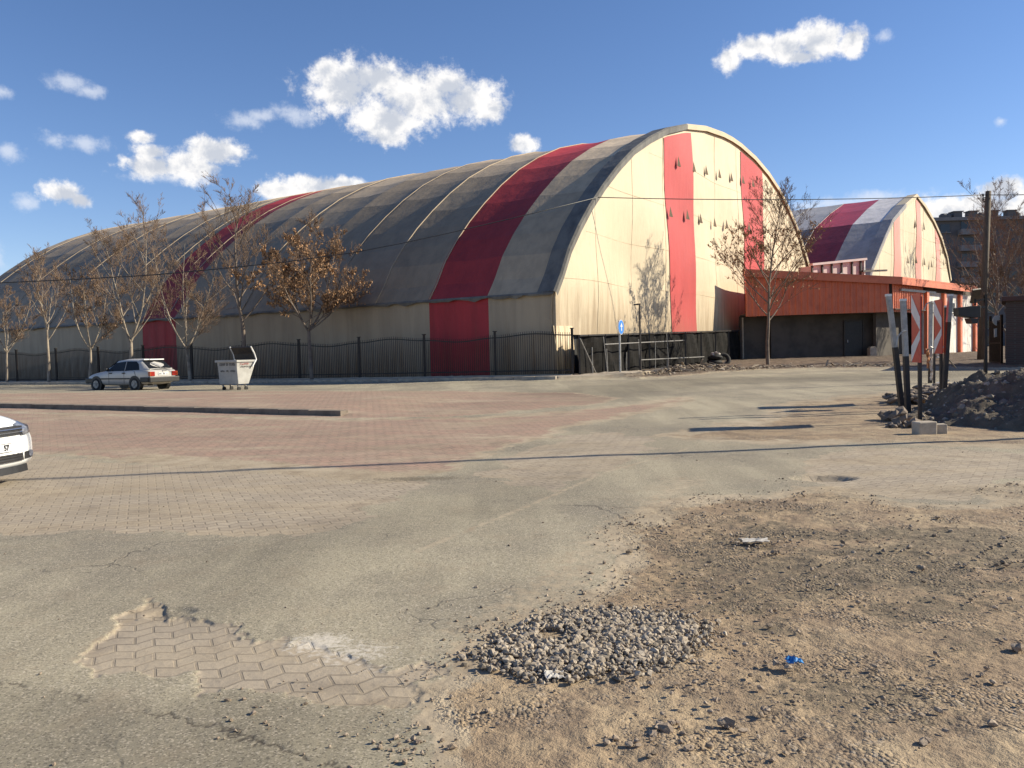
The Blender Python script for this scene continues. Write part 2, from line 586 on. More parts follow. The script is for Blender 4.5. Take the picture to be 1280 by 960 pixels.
P_sidewalk = [fl(-3.6, .9), fl(75, .9), fl(75, -1.9), fl(3, -1.9), fl(-.6, -1.7), fl(-3.4, -.6)]
P_ground = [fl(75, .9), fl(-1.5, .9)] + px_poly([(745, 471), (800, 474), (860, 470), (940, 463), (1060, 461), (1180, 460), (1245, 462)]) + [(60, 38), (2500, 900), (2500, 3000), (-2500, 3000), (-2500, 1600)]
P_lotA = px_poly([(-60, 506), (-60, 494), (0, 492), (300, 489), (560, 489), (720, 491), (770, 498), (735, 506), (560, 521), (440, 523), (300, 521), (20, 516)])
P_lotB = px_poly([(-300, 505), (20, 516), (430, 524), (600, 523), (735, 512), (800, 505), (850, 497), (862, 500), (800, 515), (720, 532), (650, 552), (560, 585), (500, 600), (420, 590), (240, 577), (40, 566), (-200, 560)])
P_dust = px_poly([(-200, 566), (40, 570), (240, 582), (420, 595), (500, 603), (560, 592), (480, 628), (420, 660), (330, 672), (200, 664), (0, 668), (-200, 690)])
P_pot = px_poly([(84, 832), (125, 795), (185, 745), (205, 760), (240, 772), (300, 778), (330, 800), (400, 806), (470, 828), (560, 838), (520, 862), (505, 878), (440, 882), (380, 868), (300, 864), (240, 866), (235, 842), (150, 838)])
P_patchR = px_poly([(1000, 588), (1022, 568), (1070, 560), (1200, 561), (1290, 566), (1290, 592), (1245, 600), (1215, 628), (1110, 622), (1040, 606), (1005, 600)])
P_mid = px_poly([(700, 545), (770, 540), (830, 552), (800, 572), (740, 594), (690, 612), (640, 604), (600, 590), (640, 570)])
P_dirt = px_poly([(585, 975), (560, 930), (520, 885), (535, 862), (600, 838), (588, 815), (640, 790), (720, 758), (760, 728), (780, 700), (770, 672), (818, 640), (880, 622), (960, 618), (1040, 612), (1110, 627), (1180, 634), (1235, 632), (1260, 610), (1300, 600)]) + [(9, 9), (30, 12), (30, -2), (-.1, .5)]
P_isle = px_poly([(838, 545), (900, 536), (960, 524), (985, 505), (1050, 497), (1110, 492), (1150, 486), (1240, 474), (1330, 468), (1420, 500), (1330, 558), (1180, 556), (1080, 552), (1000, 553), (920, 552)])

th = np.concatenate([np.linspace(-82, -36, 60)[:-1], np.linspace(-36, 36, 900), np.linspace(36, 82, 60)[1:]]) * PI / 180
rr = np.concatenate([np.exp(np.linspace(math.log(1.2), math.log(3.8), 70))[:-1], np.exp(np.linspace(math.log(3.8), math.log(17), 620))[:-1], np.exp(np.linspace(math.log(17), math.log(85), 230)), np.exp(np.linspace(math.log(85), math.log(3500), 26))[1:]])
TH, RR = np.meshgrid(th, rr)
GX, GY = RR * np.sin(TH), RR * np.cos(TH) - 1.5
near = (GY < 90)
wob = (fbm(GX * 2.2, GY * 2.2, 5, 3) - .5) * .55 * np.clip(GY / 6, .5, 2.2) + (fbm(GX * 9, GY * 9, 3, 5) - .5) * .12
wob_s = (fbm(GX * 3, GY * 3, 4, 8) - .5) * .25


def S(poly, w=1.0):
    lim = np.where(near, 1, 1)
    return sdf(GX, GY, poly) + wob * w


s_ground = sdf(GX, GY, P_ground) + wob * .6
s_walk = sdf(GX, GY, P_sidewalk) + wob * .06
s_lotA, s_lotB, s_dust = S(P_lotA, .6), S(P_lotB, .8), S(P_dust, 1.0)
s_pot, s_patch, s_mid = sdf(GX, GY, P_pot) + (fbm(GX * 6, GY * 6, 4, 61) - .5) * .26 + (fbm(GX * 25, GY * 25, 2, 62) - .5) * .07, S(P_patchR, .5), S(P_mid, 1.0)
s_dirt, s_isle = S(P_dirt, .8), S(P_isle, .8)
cls = np.zeros(GX.shape, np.int8)                                     # 0 road
for s_, k in ((s_mid, 3), (s_dust, 3), (s_lotA, 2), (s_lotB, 2), (s_pot, 3), (s_patch, 3), (s_dirt, 1), (s_isle, 1), (s_walk, 4), (s_ground, 5)):
    cls[s_ > 0] = k
cls[(s_walk > 0)] = 4

n_a, n_b, n_c = fbm(GX * .8, GY * .8, 4, 11), fbm(GX * 5, GY * 5, 4, 13), fbm(GX * 22, GY * 22, 3, 19)
Z = terrain(GX, GY)
soft = lambda s, w: 1 / (1 + np.exp(-np.clip(s / w, -40, 40)))
isd = np.maximum(soft(s_dirt, .12), soft(s_isle, .15) * .35)
isg = soft(s_ground, .15)
PT = ground(195, 770)
lump = (n_a - .5) * .075 + (n_b - .5) * .036 + (n_c - .5) * .013
Z += isd * (lump - .012) + isg * (lump * 1.3 + .10) * (GY < 75)
Z += (1 - np.maximum(isd, isg)) * ((n_a - .5) * .03 + (n_c - .5) * .003)
Z -= soft(s_pot, .008) * (.009 + (n_b - .5) * .004 + .010 * np.exp(-((GX - PT.x) ** 2 + (GY - PT.y) ** 2) / .35))
Z -= soft(s_patch, .1) * .02 + soft(s_dust, .15) * .012
Z += soft(s_walk, .012) * .12
# a hole at the top of the pothole, one by the right patch, and broken edges
def dent(u, v, rx, ry, dz):
    global Z
    g = ground(u, v)
    q = ((GX - g.x) / rx) ** 2 + ((GY - g.y) / ry) ** 2
    Z -= dz * np.exp(-(q + (n_b - .5) * .9) ** 4 * 1.0) * (.6 + .8 * n_b)
    return np.exp(-q)
hole = dent(214, 764, .16, .09, .020) + dent(1030, 596, .35, .22, .07)
m_dust, m_dark, m_chalk = np.zeros(GX.shape), np.zeros(GX.shape), np.zeros(GX.shape)
# soil along every border
def band(s, w): return np.exp(-(s / w) ** 2)
yw = np.clip(GY / 9, .35, 2.5)
m_dust = np.maximum.reduce([band(s_dirt, .28 * yw) * .9, band(s_isle, .5) * .8, band(s_lotB, .16 * yw) * .75, band(s_lotA, .3) * .6, band(s_pot, .04) * .3, band(s_patch, .12) * .4, band(s_dust, .12 * yw) * .25, band(s_mid, .3) * .35, band(s_walk, .35) * .7, band(s_ground, .35) * .6])
g1 = px_poly([(180, 572), (330, 583), (480, 597)])
m_dust = np.maximum(m_dust, np.exp(-(dline(GX, GY, g1) / .55) ** 2) * .95)
for pts, w, a in (([(520, 690), (640, 640), (760, 590), (860, 560)], .07, .6), ([(430, 745), (560, 700), (700, 655)], .16, .35), ([(60, 720), (240, 650), (460, 610)], .3, .22), ([(600, 800), (700, 730), (780, 660), (860, 600)], .5, .55), ([(84, 828), (180, 757)], .07, .5), ([(20, 517), (430, 523)], .3, .5), ([(140, 520), (430, 533), (640, 545)], .1, .6)):
    m_dust = np.maximum(m_dust, np.exp(-(dline(GX, GY, px_poly(pts)) / w) ** 2) * a)
def blob(arr, u, v, rx, ry, a):
    g = ground(u, v)
    np.maximum(arr, a * np.exp(-(((GX - g.x) / rx) ** 2 + ((GY - g.y) / ry) ** 2)), out=arr)
for b in ((400, 803, .28, .22, .9), (440, 815, .38, .25, .75), (470, 835, .35, .16, .5)): blob(m_chalk, *b)
for b in ((1010, 720, 1.5, 1.2, .55), (1170, 740, 1.0, .9, .6), (1070, 860, .7, .45, .75), (960, 640, 1.6, .5, .45), (820, 660, .4, .5, .5), (1180, 660, 1.5, .6, .4), (1230, 680, .9, 1.0, .5), (830, 740, .6, .35, .6), (860, 690, .5, .3, .5), (1110, 890, .6, .3, .6), (420, 880, .6, .12, .35), (850, 910, .3, .15, .5), (520, 598, .9, .25, .9), (1215, 612, .7, .3, .6)): blob(m_dark, *b)
m_dark = np.maximum(m_dark, soft(s_dirt, .3) * np.clip((.55 * fbm(GX * .55, GY * .9, 5, 31) + .45 * fbm(GX * 2.1, GY * 3.0, 5, 33) - .47) * 7, 0, .8) * np.clip((GY - 3.2) / 1.5, .25, 1))
crk = np.zeros(GX.shape)
for pts, w in (([(85, 868), (130, 878), (190, 890), (262, 906), (330, 926), (420, 958), (470, 985)], .0085), ([(-20, 850), (60, 862), (85, 868)], .008), ([(850, 930), (850, 931)], .0)):
    if w: crk = np.maximum(crk, np.exp(-((dline(GX + (n_b - .5) * .14 + (n_c - .5) * .05, GY + (n_c - .5) * .09, px_poly(pts))) / w) ** 2))
crk = np.clip(crk, 0, 1) * np.clip((n_b - .34) * 8, 0, 1)
Z -= crk * .004
crk = np.clip(crk * 1.25 + np.clip(hole - .75, 0, 1) * .8, 0, 1)

tone = np.ones(GX.shape)
for pts, w_, a_ in (([(-40, 838), (80, 866), (190, 889), (245, 868), (440, 884), (510, 880), (560, 930), (590, 985), (-60, 985)], .035, .20), ([(190, 715), (420, 648), (620, 604), (770, 576), (700, 622), (480, 695), (300, 770), (215, 745)], .25, .17),
                   ([(760, 500), (900, 482), (1250, 471), (1250, 461), (860, 473), (790, 476), (640, 494)], .4, .30), ([(640, 700), (760, 640), (700, 660)], .3, -.08), ([(820, 556), (960, 548), (1010, 566), (980, 590), (860, 600)], .4, .07)):
    tone -= a_ * soft(sdf(GX, GY, px_poly(pts)) + wob * .5, w_)
for u, v, rx, ry, a_ in ((455, 855, .22, .07, .16), (300, 690, .35, .2, .10), (610, 640, .5, .3, .09), (720, 560, .8, .5, .10), (150, 640, .6, .25, .09), (60, 760, .3, .2, .10), (520, 720, .3, .18, .09), (900, 540, 1.2, .6, .12), (500, 560, 1.5, .5, .12), (330, 545, 2.0, .8, .10), (120, 545, 1.0, .5, .12), (620, 505, 2.5, 1.0, .10)):
    g = ground(u, v)
    q_ = ((GX - g.x) / rx) ** 2 + ((GY - g.y) / ry) ** 2
    tone -= a_ * np.clip(1.3 * np.exp(-q_ - (n_b - .5) * 2), 0, 1) * (q_ < 9)
nr, na = GX.shape
idx = np.arange(nr * na).reshape(nr, na)
quads = np.stack([idx[:-1, :-1], idx[:-1, 1:], idx[1:, 1:], idx[1:, :-1]], -1).reshape(-1, 4)
fcls = cls[:-1, :-1].reshape(-1)
CO = np.stack([GX, GY, Z], -1).reshape(-1, 3)
MASK = np.stack([m_dust, m_dark, m_chalk, crk], -1).reshape(-1, 4)
KR = math.degrees(math.atan2(KD[1], KD[0]))
for k, nm, rot in ((0, 'road', 22), (1, 'dirt', 0), (2, 'brick_paving', -KR), (3, 'worn_paving', -24), (4, 'sidewalk', 0), (5, 'ground', 0)):
    q = quads[fcls == k]
    used, inv = np.unique(q.reshape(-1), return_inverse=True)
    me = bpy.data.meshes.new(nm)
    me.vertices.add(len(used))
    me.vertices.foreach_set('co', CO[used].reshape(-1))
    me.loops.add(len(inv))
    me.loops.foreach_set('vertex_index', inv.astype(np.int32))
    me.polygons.add(len(q))
    me.polygons.foreach_set('loop_start', np.arange(0, len(inv), 4, dtype=np.int32))
    me.polygons.foreach_set('loop_total', np.full(len(q), 4, np.int32))
    me.polygons.foreach_set('use_smooth', np.ones(len(q), bool))
    at_ = me.attributes.new('mask', 'FLOAT_COLOR', 'POINT')
    at_.data.foreach_set('color', MASK[used].astype(np.float32).reshape(-1))
    at_ = me.attributes.new('tone', 'FLOAT', 'POINT')
    at_.data.foreach_set('value', tone.reshape(-1)[used].astype(np.float32))
    me.update()
    me.validate()
    me.materials.append(ground_mat(nm, rot))
    o = bpy.data.objects.new(nm, me)
    COL.objects.link(o)
    tag(o, kind='structure')

# kerb stones across the lot
mb = MB()
L = float(np.linalg.norm(KB - KA))
for i in range(int((L + 6) / 1.0)):
    s = -6 + i * 1.0
    c = KA + KD * (s + .5) + KN * .09
    zt = float(base_z(*c)) + .132 - .10 * float(sstep(L - 1.4, L + .3, s)) + random.uniform(-.003, .003)
    mb.box((c[0], c[1], zt - .12), (.997, .32, .24), (KD[0], KD[1], random.uniform(-.002, .002)), (KN[0], KN[1], 0))
o = mb.build('kerb', M['kerb'], bevel=.012)
tag(o, kind='structure')
mb = MB()
for i in range(75):
    c = fl(i + .5, -1.93)
    mb.box((c[0], c[1], float(base_z(*c)) + .03), (.985, .12, .24), (FA[0], FA[1], random.uniform(-.008, .008)), (FN[0], FN[1], 0))
tag(mb.build('kerb', M['concrete'], bevel=.012), kind='structure')

# ------------------------------------------------------------------ loose stones
def in_poly(p, poly): return float(sdf(np.array([p[0]]), np.array([p[1]]), poly)[0])


rng = random.Random(3)
P_grav = px_poly([(578, 822), (620, 795), (660, 775), (700, 764), (780, 760), (850, 766), (893, 784), (880, 808), (830, 834), (760, 848), (690, 852), (630, 842)])
gx0, gx1 = min(p[0] for p in P_grav), max(p[0] for p in P_grav)
gy0, gy1 = min(p[1] for p in P_grav), max(p[1] for p in P_grav)
mb = MB()
cand = [(rng.uniform(gx0 - .1, gx1 + .1), rng.uniform(gy0 - .1, gy1 + .1)) for _ in range(11000)]
ds = sdf(np.array([c[0] for c in cand]), np.array([c[1] for c in cand]), P_grav)
hol = ground(690, 796)
for (x, y), d in zip(cand, ds):
    if d < rng.uniform(-.05, .10) * (1 if rng.random() < .8 else 2): continue
    if math.hypot((x - hol.x) / .10, (y - hol.y) / .13) < rng.uniform(.6, 1.1): continue
    r = min(.030, .0085 + rng.expovariate(1 / .0065)) * (.8 if d < .1 else 1)
    mb.rock((x, y, T(x, y) + min(.014, max(0, d) * .06) + rng.uniform(-.012, .014)), r, rng, .8)
tag(mb.build('gravel_patch', M['gravel']), 'patch of grey crushed stone filling a hole in the dirt', 'gravel', kind='stuff')

mb = MB()
N = 46000
ang, rad = np.random.RandomState(5).uniform(-.66, .66, N), np.exp(np.random.RandomState(6).uniform(math.log(3.2), math.log(14), N))
sx, sy = rad * np.sin(ang), rad * np.cos(ang) - .5
dd = np.maximum(sdf(sx, sy, P_dirt), sdf(sx, sy, P_isle))
den = fbm(sx * 1.6, sy * 1.6, 4, 41)
den2 = fbm(sx * .55, sy * .9, 5, 31)
for i in range(N):
    p = .0
    if dd[i] > -.25: p = np.clip((den[i] - .50) * 4, .02, 1) * .5 + np.clip((den2[i] - .50) * 5, 0, .45)
    elif dd[i] > -1.0: p = .07 * (den[i] > .52) + .008
    else: p = .003
    if rng.random() > p: continue
    r = min(.020, .0036 + rng.expovariate(1 / .0032)) * (1.3 if rad[i] > 7 else 1)
    mb.rock((sx[i], sy[i], T(sx[i], sy[i]) - .0 + r * .3), r, rng, .7)
tag(mb.build('scattered_gravel', M['pebble']), 'small loose pebbles scattered over the dirt', 'gravel', kind='stuff')
for i, (u, v, r, lab) in enumerate([
        (830, 912, .055, 'biggest angular stone in the foreground dirt, dark cluster'),
        (815, 918, .035, 'stone leaning on the left of the biggest foreground stone'),
        (842, 906, .03, 'small stone just behind the biggest foreground stone'),
        (862, 937, .035, 'upright stone nearest to the camera in the dirt'),
        (905, 905, .045, 'flat pale stone right of the dark stone cluster'),
        (897, 876, .028, 'lone rounded stone between gravel patch and stone cluster'),
        (1153, 928, .035, 'lone flat stone at bottom right of the dirt'),
        (957, 888, .03, 'flat dark stone below the blue plastic scrap'),
        (1275, 812, .05, 'stone at the right edge of the dirt, half hidden'),
        (970, 830, .032, 'dark stone just left of the blue plastic scrap'),
        (1153, 711, .05, 'dark stone in the far right dirt below the paver patch'),
        (1240, 905, .03, 'small stone low in the right corner of the dirt')]):
    g = ground(u, v)
    mb = MB()
    r *= .72
    for k in range(3): mb.rock((g.x + rng.gauss(0, r * .3), g.y + rng.gauss(0, r * .25), g.z + r * .25), r * rng.uniform(.6, .95), rng, .75)
    tag(mb.build('stone', M['pebble'], origin=(g.x, g.y, g.z)), lab, 'stone', 'larger stones lying in the foreground dirt')


def scrap(name, u, v, w, d, h, mat, lab, cat, seed):
    q = random.Random(seed)
    g = ground(u, v)
    n = 9
    rows = []
    for i in range(n):
        row = []
        for j in range(6):
            a, b = i / (n - 1) - .5, j / 5 - .5
            row.append((g.x + a * w + q.uniform(-.06, .06) * w, g.y + b * d + q.uniform(-.1, .1) * d, g.z + .015 + h * abs(q.gauss(0, .6)) * (1 - abs(a) * 1.2)))
        rows.append(row)
    mb = MB()
    mb.grid(rows)
    o = mb.build(name, mat, origin=g)
    s = o.modifiers.new('thick', 'SOLIDIFY')
    s.thickness = .004
    tag(o, lab, cat)


scrap('paper_scrap', 944, 678, .22, .12, .012, M['scrap_white'], 'crumpled white paper lying on the dark gravelly dirt', 'litter', 1)
scrap('paper_scrap', 693, 848, .095, .09, .012, M['scrap_white'], 'crumpled pale scrap at the lower edge of the gravel patch', 'litter', 2)
scrap('plastic_scrap', 993, 831, .075, .06, .02, M['scrap_blue'], 'crushed bright blue plastic scrap on the dirt', 'litter', 3)

# ------------------------------------------------------------------ tent halls
def membrane(name, c1, c2, stain=0.0, zlo=0.0, zhi=6.0, rough=.6):
    """coated fabric: weather streaks running down, real dirt stains low on the sheet"""
    m, t = newmat(name)
    pos = t.n('ShaderNodeNewGeometry').outputs['Position']
    tint = t.n('ShaderNodeAttribute', attribute_name='tint')
    st = t.noise(t.scale(pos, (1.4, 1.4, .12)), 1.0, 6, .65, .3)
    bl = t.noise(pos, .45, 5, .6)
    c = t.mix(t.ramp(st, .35, .7), c1, c2)
    c = t.mix(t.ramp(bl, .45, .75, 0, .35), c, tuple(x * .7 for x in c2))
    if stain:
        sz = t.n('ShaderNodeSeparateXYZ')
        t.l(pos, sz.inputs[0])
        low = t.ramp(sz.outputs[2], zhi, zlo)
        st2 = t.noise(t.scale(pos, (3.2, 3.2, .16)), 1.0, 6, .7, .4)
        k = t.ramp(t.math('ADD', t.math('MULTIPLY', low, .5), t.math('MULTIPLY', st2, .9)), .62, 1.0, 0, stain)
        c = t.mix(k, c, (.20, .125, .065))
    c = t.mix(1.0, c, tint.outputs['Color'], 'MULTIPLY')
    h = t.math('ADD', t.math('MULTIPLY', t.noise(t.scale(pos, (1, 1, .3)), 1.3, 4), 1.0), t.math('MULTIPLY', t.noise(pos, 9, 3), .12))
    t.out(c, rough, 0, h, .35, .12, .35)
    return m


M['m_grey'] = membrane('grey_roof_membrane', (.49, .38, .255), (.385, .302, .205))
M['m_red'] = membrane('red_roof_membrane', (.50, .050, .050), (.40, .040, .042))
M['m_wall'] = membrane('stained_side_membrane', (.37, .30, .21), (.30, .242, .17), .95, -1.0, 5.0)
M['m_redwall'] = membrane('red_side_membrane', (.38, .026, .036), (.28, .02, .028), .25, -1, 5)
M['m_cream'] = membrane('cream_front_membrane', (.60, .50, .345), (.585, .48, .33), .55, 1.5, 7.5)
M['m_pink'] = membrane('faded_red_front_membrane', (.46, .058, .055), (.43, .052, .05), .3, 1.5, 6)
M['m_drape'] = membrane('stained_corner_membrane', (.60, .485, .315), (.55, .43, .27), .95, -2.5, 5.5)
M['m_trim'] = membrane('dark_hem_membrane', (.17, .16, .14), (.09, .085, .078))
M['m_silver'] = membrane('silver_roof_membrane', (.36, .335, .315), (.27, .255, .24), rough=.45)
M['m_red2'] = membrane('dull_red_roof_membrane', (.36, .045, .055), (.28, .038, .045), rough=.4)
M['m_palepink'] = membrane('pale_pink_front_membrane', (.62, .26, .21), (.58, .24, .19))
M['vent_dark'] = simple('vent_flap', (.15, .10, .055), (.10, .065, .035), 6, .8)


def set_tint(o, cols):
    """one tint per face: sheet variation, plus painted sun and shade on roofs"""
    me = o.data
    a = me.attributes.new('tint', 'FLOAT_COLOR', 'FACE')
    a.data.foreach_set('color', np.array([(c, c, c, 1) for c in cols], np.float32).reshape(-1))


def densify(prof, n):
    out = []
    for (s0, z0), (s1, z1) in zip(prof[:-1], prof[1:]):
        for k in range(n): out.append((s0 + (s1 - s0) * k / n, z0 + (z1 - z0) * k / n))
    return out + [prof[-1]]


def hall(name, label, C, n, prof, length, bay, roof_red, front_red, gbase, wall_bottom, mats, sag, vents, tints, bayw=(.93, 1.05)):
    """C: front left corner on the ground, n: along the front (s), the hall runs away along a (t)"""
    n = Vector((*n, 0)).normalized()
    a = Vector((-n.y, n.x, 0))
    root = empty(name, C, label, 'sports hall')
    rg = random.Random(len(name))
    P3 = lambda s, tt, z: Vector((C.x, C.y, 0)) + n * s + a * tt + Vector((0, 0, z))
    smid = (prof[0][0] + prof[-1][0]) / 2
    edges = [0.0]
    for r0, r1 in roof_red: edges += [r0, r1]
    edges.append(length)

    def nrm(i):
        p0, p1 = prof[max(i - 1, 0)], prof[min(i + 1, len(prof) - 1)]
        ds, dz = p1[0] - p0[0], p1[1] - p0[1]
        l = math.hypot(ds, dz)
        return -dz / l, ds / l

    def sheet(t0, t1, mb, tl):
        k0 = round(t0 / bay)
        nb = max(1, round((t1 - t0) / bay))
        for b in range(nb):
            ta, tb = t0 + (t1 - t0) * b / nb, t0 + (t1 - t0) * (b + 1) / nb
            rows = []
            for j in range(7):
                f = j / 6
                row = []
                for i, (s, z) in enumerate(prof):
                    nx, nz = nrm(i)
                    w = sag * math.sin(PI * f) * (1 if 0 < i < len(prof) - 1 else 0)
                    row.append(P3(s - nx * w, ta + (tb - ta) * f, z - nz * w))
                rows.append(row)
            mb.grid(rows)
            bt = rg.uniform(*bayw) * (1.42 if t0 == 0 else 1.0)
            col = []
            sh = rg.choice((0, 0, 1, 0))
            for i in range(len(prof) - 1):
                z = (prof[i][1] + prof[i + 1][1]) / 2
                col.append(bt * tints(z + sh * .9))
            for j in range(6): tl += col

    def walls(t0, t1, mb, z0, z1, sgn):
        s = prof[0][0] if sgn < 0 else prof[-1][0]
        nn = max(1, round((t1 - t0) / .6))
        rows = []
        for k in range(nn + 1):
            tt = t0 + (t1 - t0) * k / nn
            w = .03 * math.sin(tt * 5.3) + .02 * math.sin(tt * 11.7)
            rows.append([P3(s + (.1 + w) * -sgn, tt, z0), P3(s + (.1 + w * .7) * -sgn, tt, (z0 + z1) / 2), P3(s + .1 * -sgn, tt, z1)])
        mb.grid(rows)

    # roof
    for i in range(len(edges) - 1):
        red = i % 2 == 1
        mb, tl = MB(), []
        sheet(edges[i], edges[i + 1], mb, tl)
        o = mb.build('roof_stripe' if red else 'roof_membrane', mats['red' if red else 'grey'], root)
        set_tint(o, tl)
        sd = o.modifiers.new('thick', 'SOLIDIFY')
        sd.thickness, sd.offset = .03, -1
        z0 = gbase - .3
        for sgn in (-1, 1):
            mb = MB()
            walls(edges[i], edges[i + 1], mb, z0, (prof[0] if sgn < 0 else prof[-1])[1] + .05, sgn)
            ow = mb.build('wall_stripe' if red else 'side_wall', mats['redwall' if red else 'wall'], root)
            set_tint(ow, [1.0] * len(ow.data.polygons))
            sd = ow.modifiers.new('thick', 'SOLIDIFY')
            sd.thickness = .03
    # eave hem: a sagging lip of membrane over the wall
    mb = MB()
    rows = []
    for k in range(int(length / .4) + 1):
        tt = k * .4
        w = .03 * math.sin(tt * 3.1) + .12 * rg.random() ** 3
        s, z = prof[0]
        rows.append([P3(s - .04, tt, z + .05), P3(s - .09, tt, z - .04), P3(s - .06, tt, z - .09 - w)])
    mb.grid(rows)
    o = mb.build('eave_hem', mats['trim'], root)
    set_tint(o, [1.0] * len(o.data.polygons))
    # seams: round piping over the ribs
    mb = MB()
    tt, k = bay, 1
    while tt < length - .5:
        if k % 2 == 0 or k in (3, 9):
            mb.smooth = True
            mb.tube([P3(s + nrm(i)[0] * .0, tt, z + .015) for i, (s, z) in enumerate(prof)], rg.uniform(.022, .04), 5)
        tt += bay
        k += 1
    o = mb.build('seam_piping', mats['grey'], root)
    set_tint(o, [.8] * len(o.data.polygons))
    # front
    zb = wall_bottom
    mb = MB()
    inner = [(s, z) for s, z in prof]
    cx = smid
    rows_t, rows_b = [], []
    # vertical slices so that the cloth can billow a little
    ss = np.linspace(prof[0][0], prof[-1][0], 60)
    zt = np.interp(ss, [p[0] for p in prof], [p[1] for p in prof])
    bil = lambda s, z: .10 * math.sin(s * .8 + z * .25) + .06 * math.sin(z * .9 + s * .3)
    rows = []
    for s, z1 in zip(ss, zt):
        rows.append([P3(s, .12 + (bil(s, zb + (z1 - zb) * f) * (4 * f * (1 - f))), zb + (z1 - zb) * f) for f in np.linspace(0, 1, 15)])
    mb.smooth = True
    mb.grid(rows)
    o = mb.build('front_wall', mats['front'], root)
    tn = []
    for q in o.data.polygons:
        c = q.center
        s = (Vector((c.x, c.y, 0))).dot(n)
        z = c.z + C.z
        tn.append((.965 if 4.3 < s < 13 else 1.0) * (.97 if z < 7.3 else 1) * (.95 if z < 4.9 else 1))
    set_tint(o, tn)
    # stripes on the front
    for s0, s1, s0t, s1t in front_red:
        mb = MB()
        mb.smooth = True
        rows = []
        for q in range(9):
            e = q / 8
            sb, st_ = s0 + (s1 - s0) * e, s0t + (s1t - s0t) * e
            zz = float(np.interp(st_, ss, zt)) - .42
            rows.append([P3(sb + (st_ - sb) * f, .10 - .025 + bil(sb + (st_ - sb) * f, 0) * 0, zb + .0 + (zz - zb) * f) for f in np.linspace(0, 1, 15)])
        # follow the billow of the cloth behind
        rows2 = []
        for row in rows:
            r2 = []
            for p in row:
                d = p - Vector((C.x, C.y, 0))
                s = d.dot(n)
                z1 = float(np.interp(s, ss, zt))
                f = (p.z - zb) / (z1 - zb)
                r2.append(P3(s, .12 + bil(s, p.z) * (4 * f * (1 - f)) - .035, p.z))
            rows2.append(r2)
        mb.grid(rows2)
        o = mb.build('front_stripe', mats['pink'], root)
        set_tint(o, [1.0 if q.center.z + C.z > 5 else .94 for q in o.data.polygons])
    # welded seams between the sheets of the front
    seam = MB()
    for s in np.arange(prof[0][0] + 4.3, prof[-1][0] - 2, 4.35):
        z1 = float(np.interp(s, ss, zt)) - .3
        seam.tube([P3(s, .12 + bil(s, zb + (z1 - zb) * f) * (4 * f * (1 - f)) - .004, zb + (z1 - zb) * f) for f in np.linspace(0, 1, 12)], .011, 4)
    for z in (4.95, 7.3, 9.9, 12.6):
        sl_ = [s for s in np.linspace(prof[0][0], prof[-1][0], 60) if float(np.interp(s, ss, zt)) > z + .4]
        if len(sl_) > 3:
            seam.tube([P3(s, .12 + bil(s, z) * (4 * ((z - zb) / (float(np.interp(s, ss, zt)) - zb)) * (1 - (z - zb) / (float(np.interp(s, ss, zt)) - zb))) - .004, z + .06 * math.sin(s * .5)) for s in sl_], .011, 4)
    o = seam.build('front_seam', mats['front'], root)
    set_tint(o, [.93] * len(o.data.polygons))
    # vents: cloth hoods, closed at the top, dark under the flap
    for s, z, w, h in vents:
        mb = MB()
        top = P3(s, .0, z + h)
        l, r_ = P3(s - w / 2, .0, z), P3(s + w / 2, .0, z)
        f = P3(s + w * .25, -.13, z - .03)
        mb.add([top, l, r_, f], [(0, 1, 3), (0, 3, 2), (1, 2, 3)])
        mb.build('vent_hood', M['vent_dark'], root)
    # arch trim: hem of the roof sheet folded over the front edge, shaded left painted darker, sunlit right cream
    mb = MB()
    rows = []
    for i, (s, z) in enumerate(prof):
        nx, nz = nrm(i)
        j = rg.uniform(-.03, .03)
        rows.append([P3(s + nx * .06, .9 + j, z + nz * .06), P3(s + nx * .10, .0, z + nz * .10), P3(s + nx * .02, -.10, z + nz * .02), P3(s - nx * (.26 + j), -.06, z - nz * (.26 + j))])
    half = [i for i in range(len(rows)) if prof[i][0] <= smid - (6 if length > 50 else .5)]
    mb.grid([rows[i] for i in half])
    o = mb.build('edge_hem', mats['trim'], root)
    set_tint(o, [1.0] * len(o.data.polygons))
    mb = MB()
    mb.grid(rows[half[-1]:])
    o = mb.build('edge_hem', mats['front'], root)
    set_tint(o, [1.0] * len(o.data.polygons))
    # blind base wall under the front cloth and far end wall
    mb = MB()
    mb.box(P3(smid, .5, (gbase - .3 + zb + .1) / 2), (prof[-1][0] - prof[0][0] - .6, .2, zb + .1 - gbase + .3), n, a)
    o = mb.build('base_wall', M['black'], root)
    mb = MB()
    pts = [P3(prof[0][0], length - .1, gbase - .3)] + [P3(s, length - .1, z - .02) for s, z in prof] + [P3(prof[-1][0], length - .1, gbase - .3)]
    mb.poly(pts)
    o = mb.build('back_wall', mats['front'], root)
    set_tint(o, [1.0])
    return root, P3


HC = at(695, 470, 37.5)
HC.z = float(base_z(HC.x, HC.y))
HN = (FN[0], FN[1])
HN = Vector((.5505, .8348)).normalized()
half = [(25, 4.25), (24.35, 5.1), (23.6, 6.3), (22.6, 7.45), (21.4, 8.6), (20.0, 9.75), (18.3, 11.0), (16.4, 12.2), (14.2, 13.3), (11.6, 14.35), (8.6, 15.2), (5.2, 15.8), (1.8, 16.1), (0, 16.15)]
prof1 = [(25 - d, z) for d, z in half] + [(25 + d, z) for d, z in half[::-1][1:]]
_nx = Vector((HN.y, -HN.x))


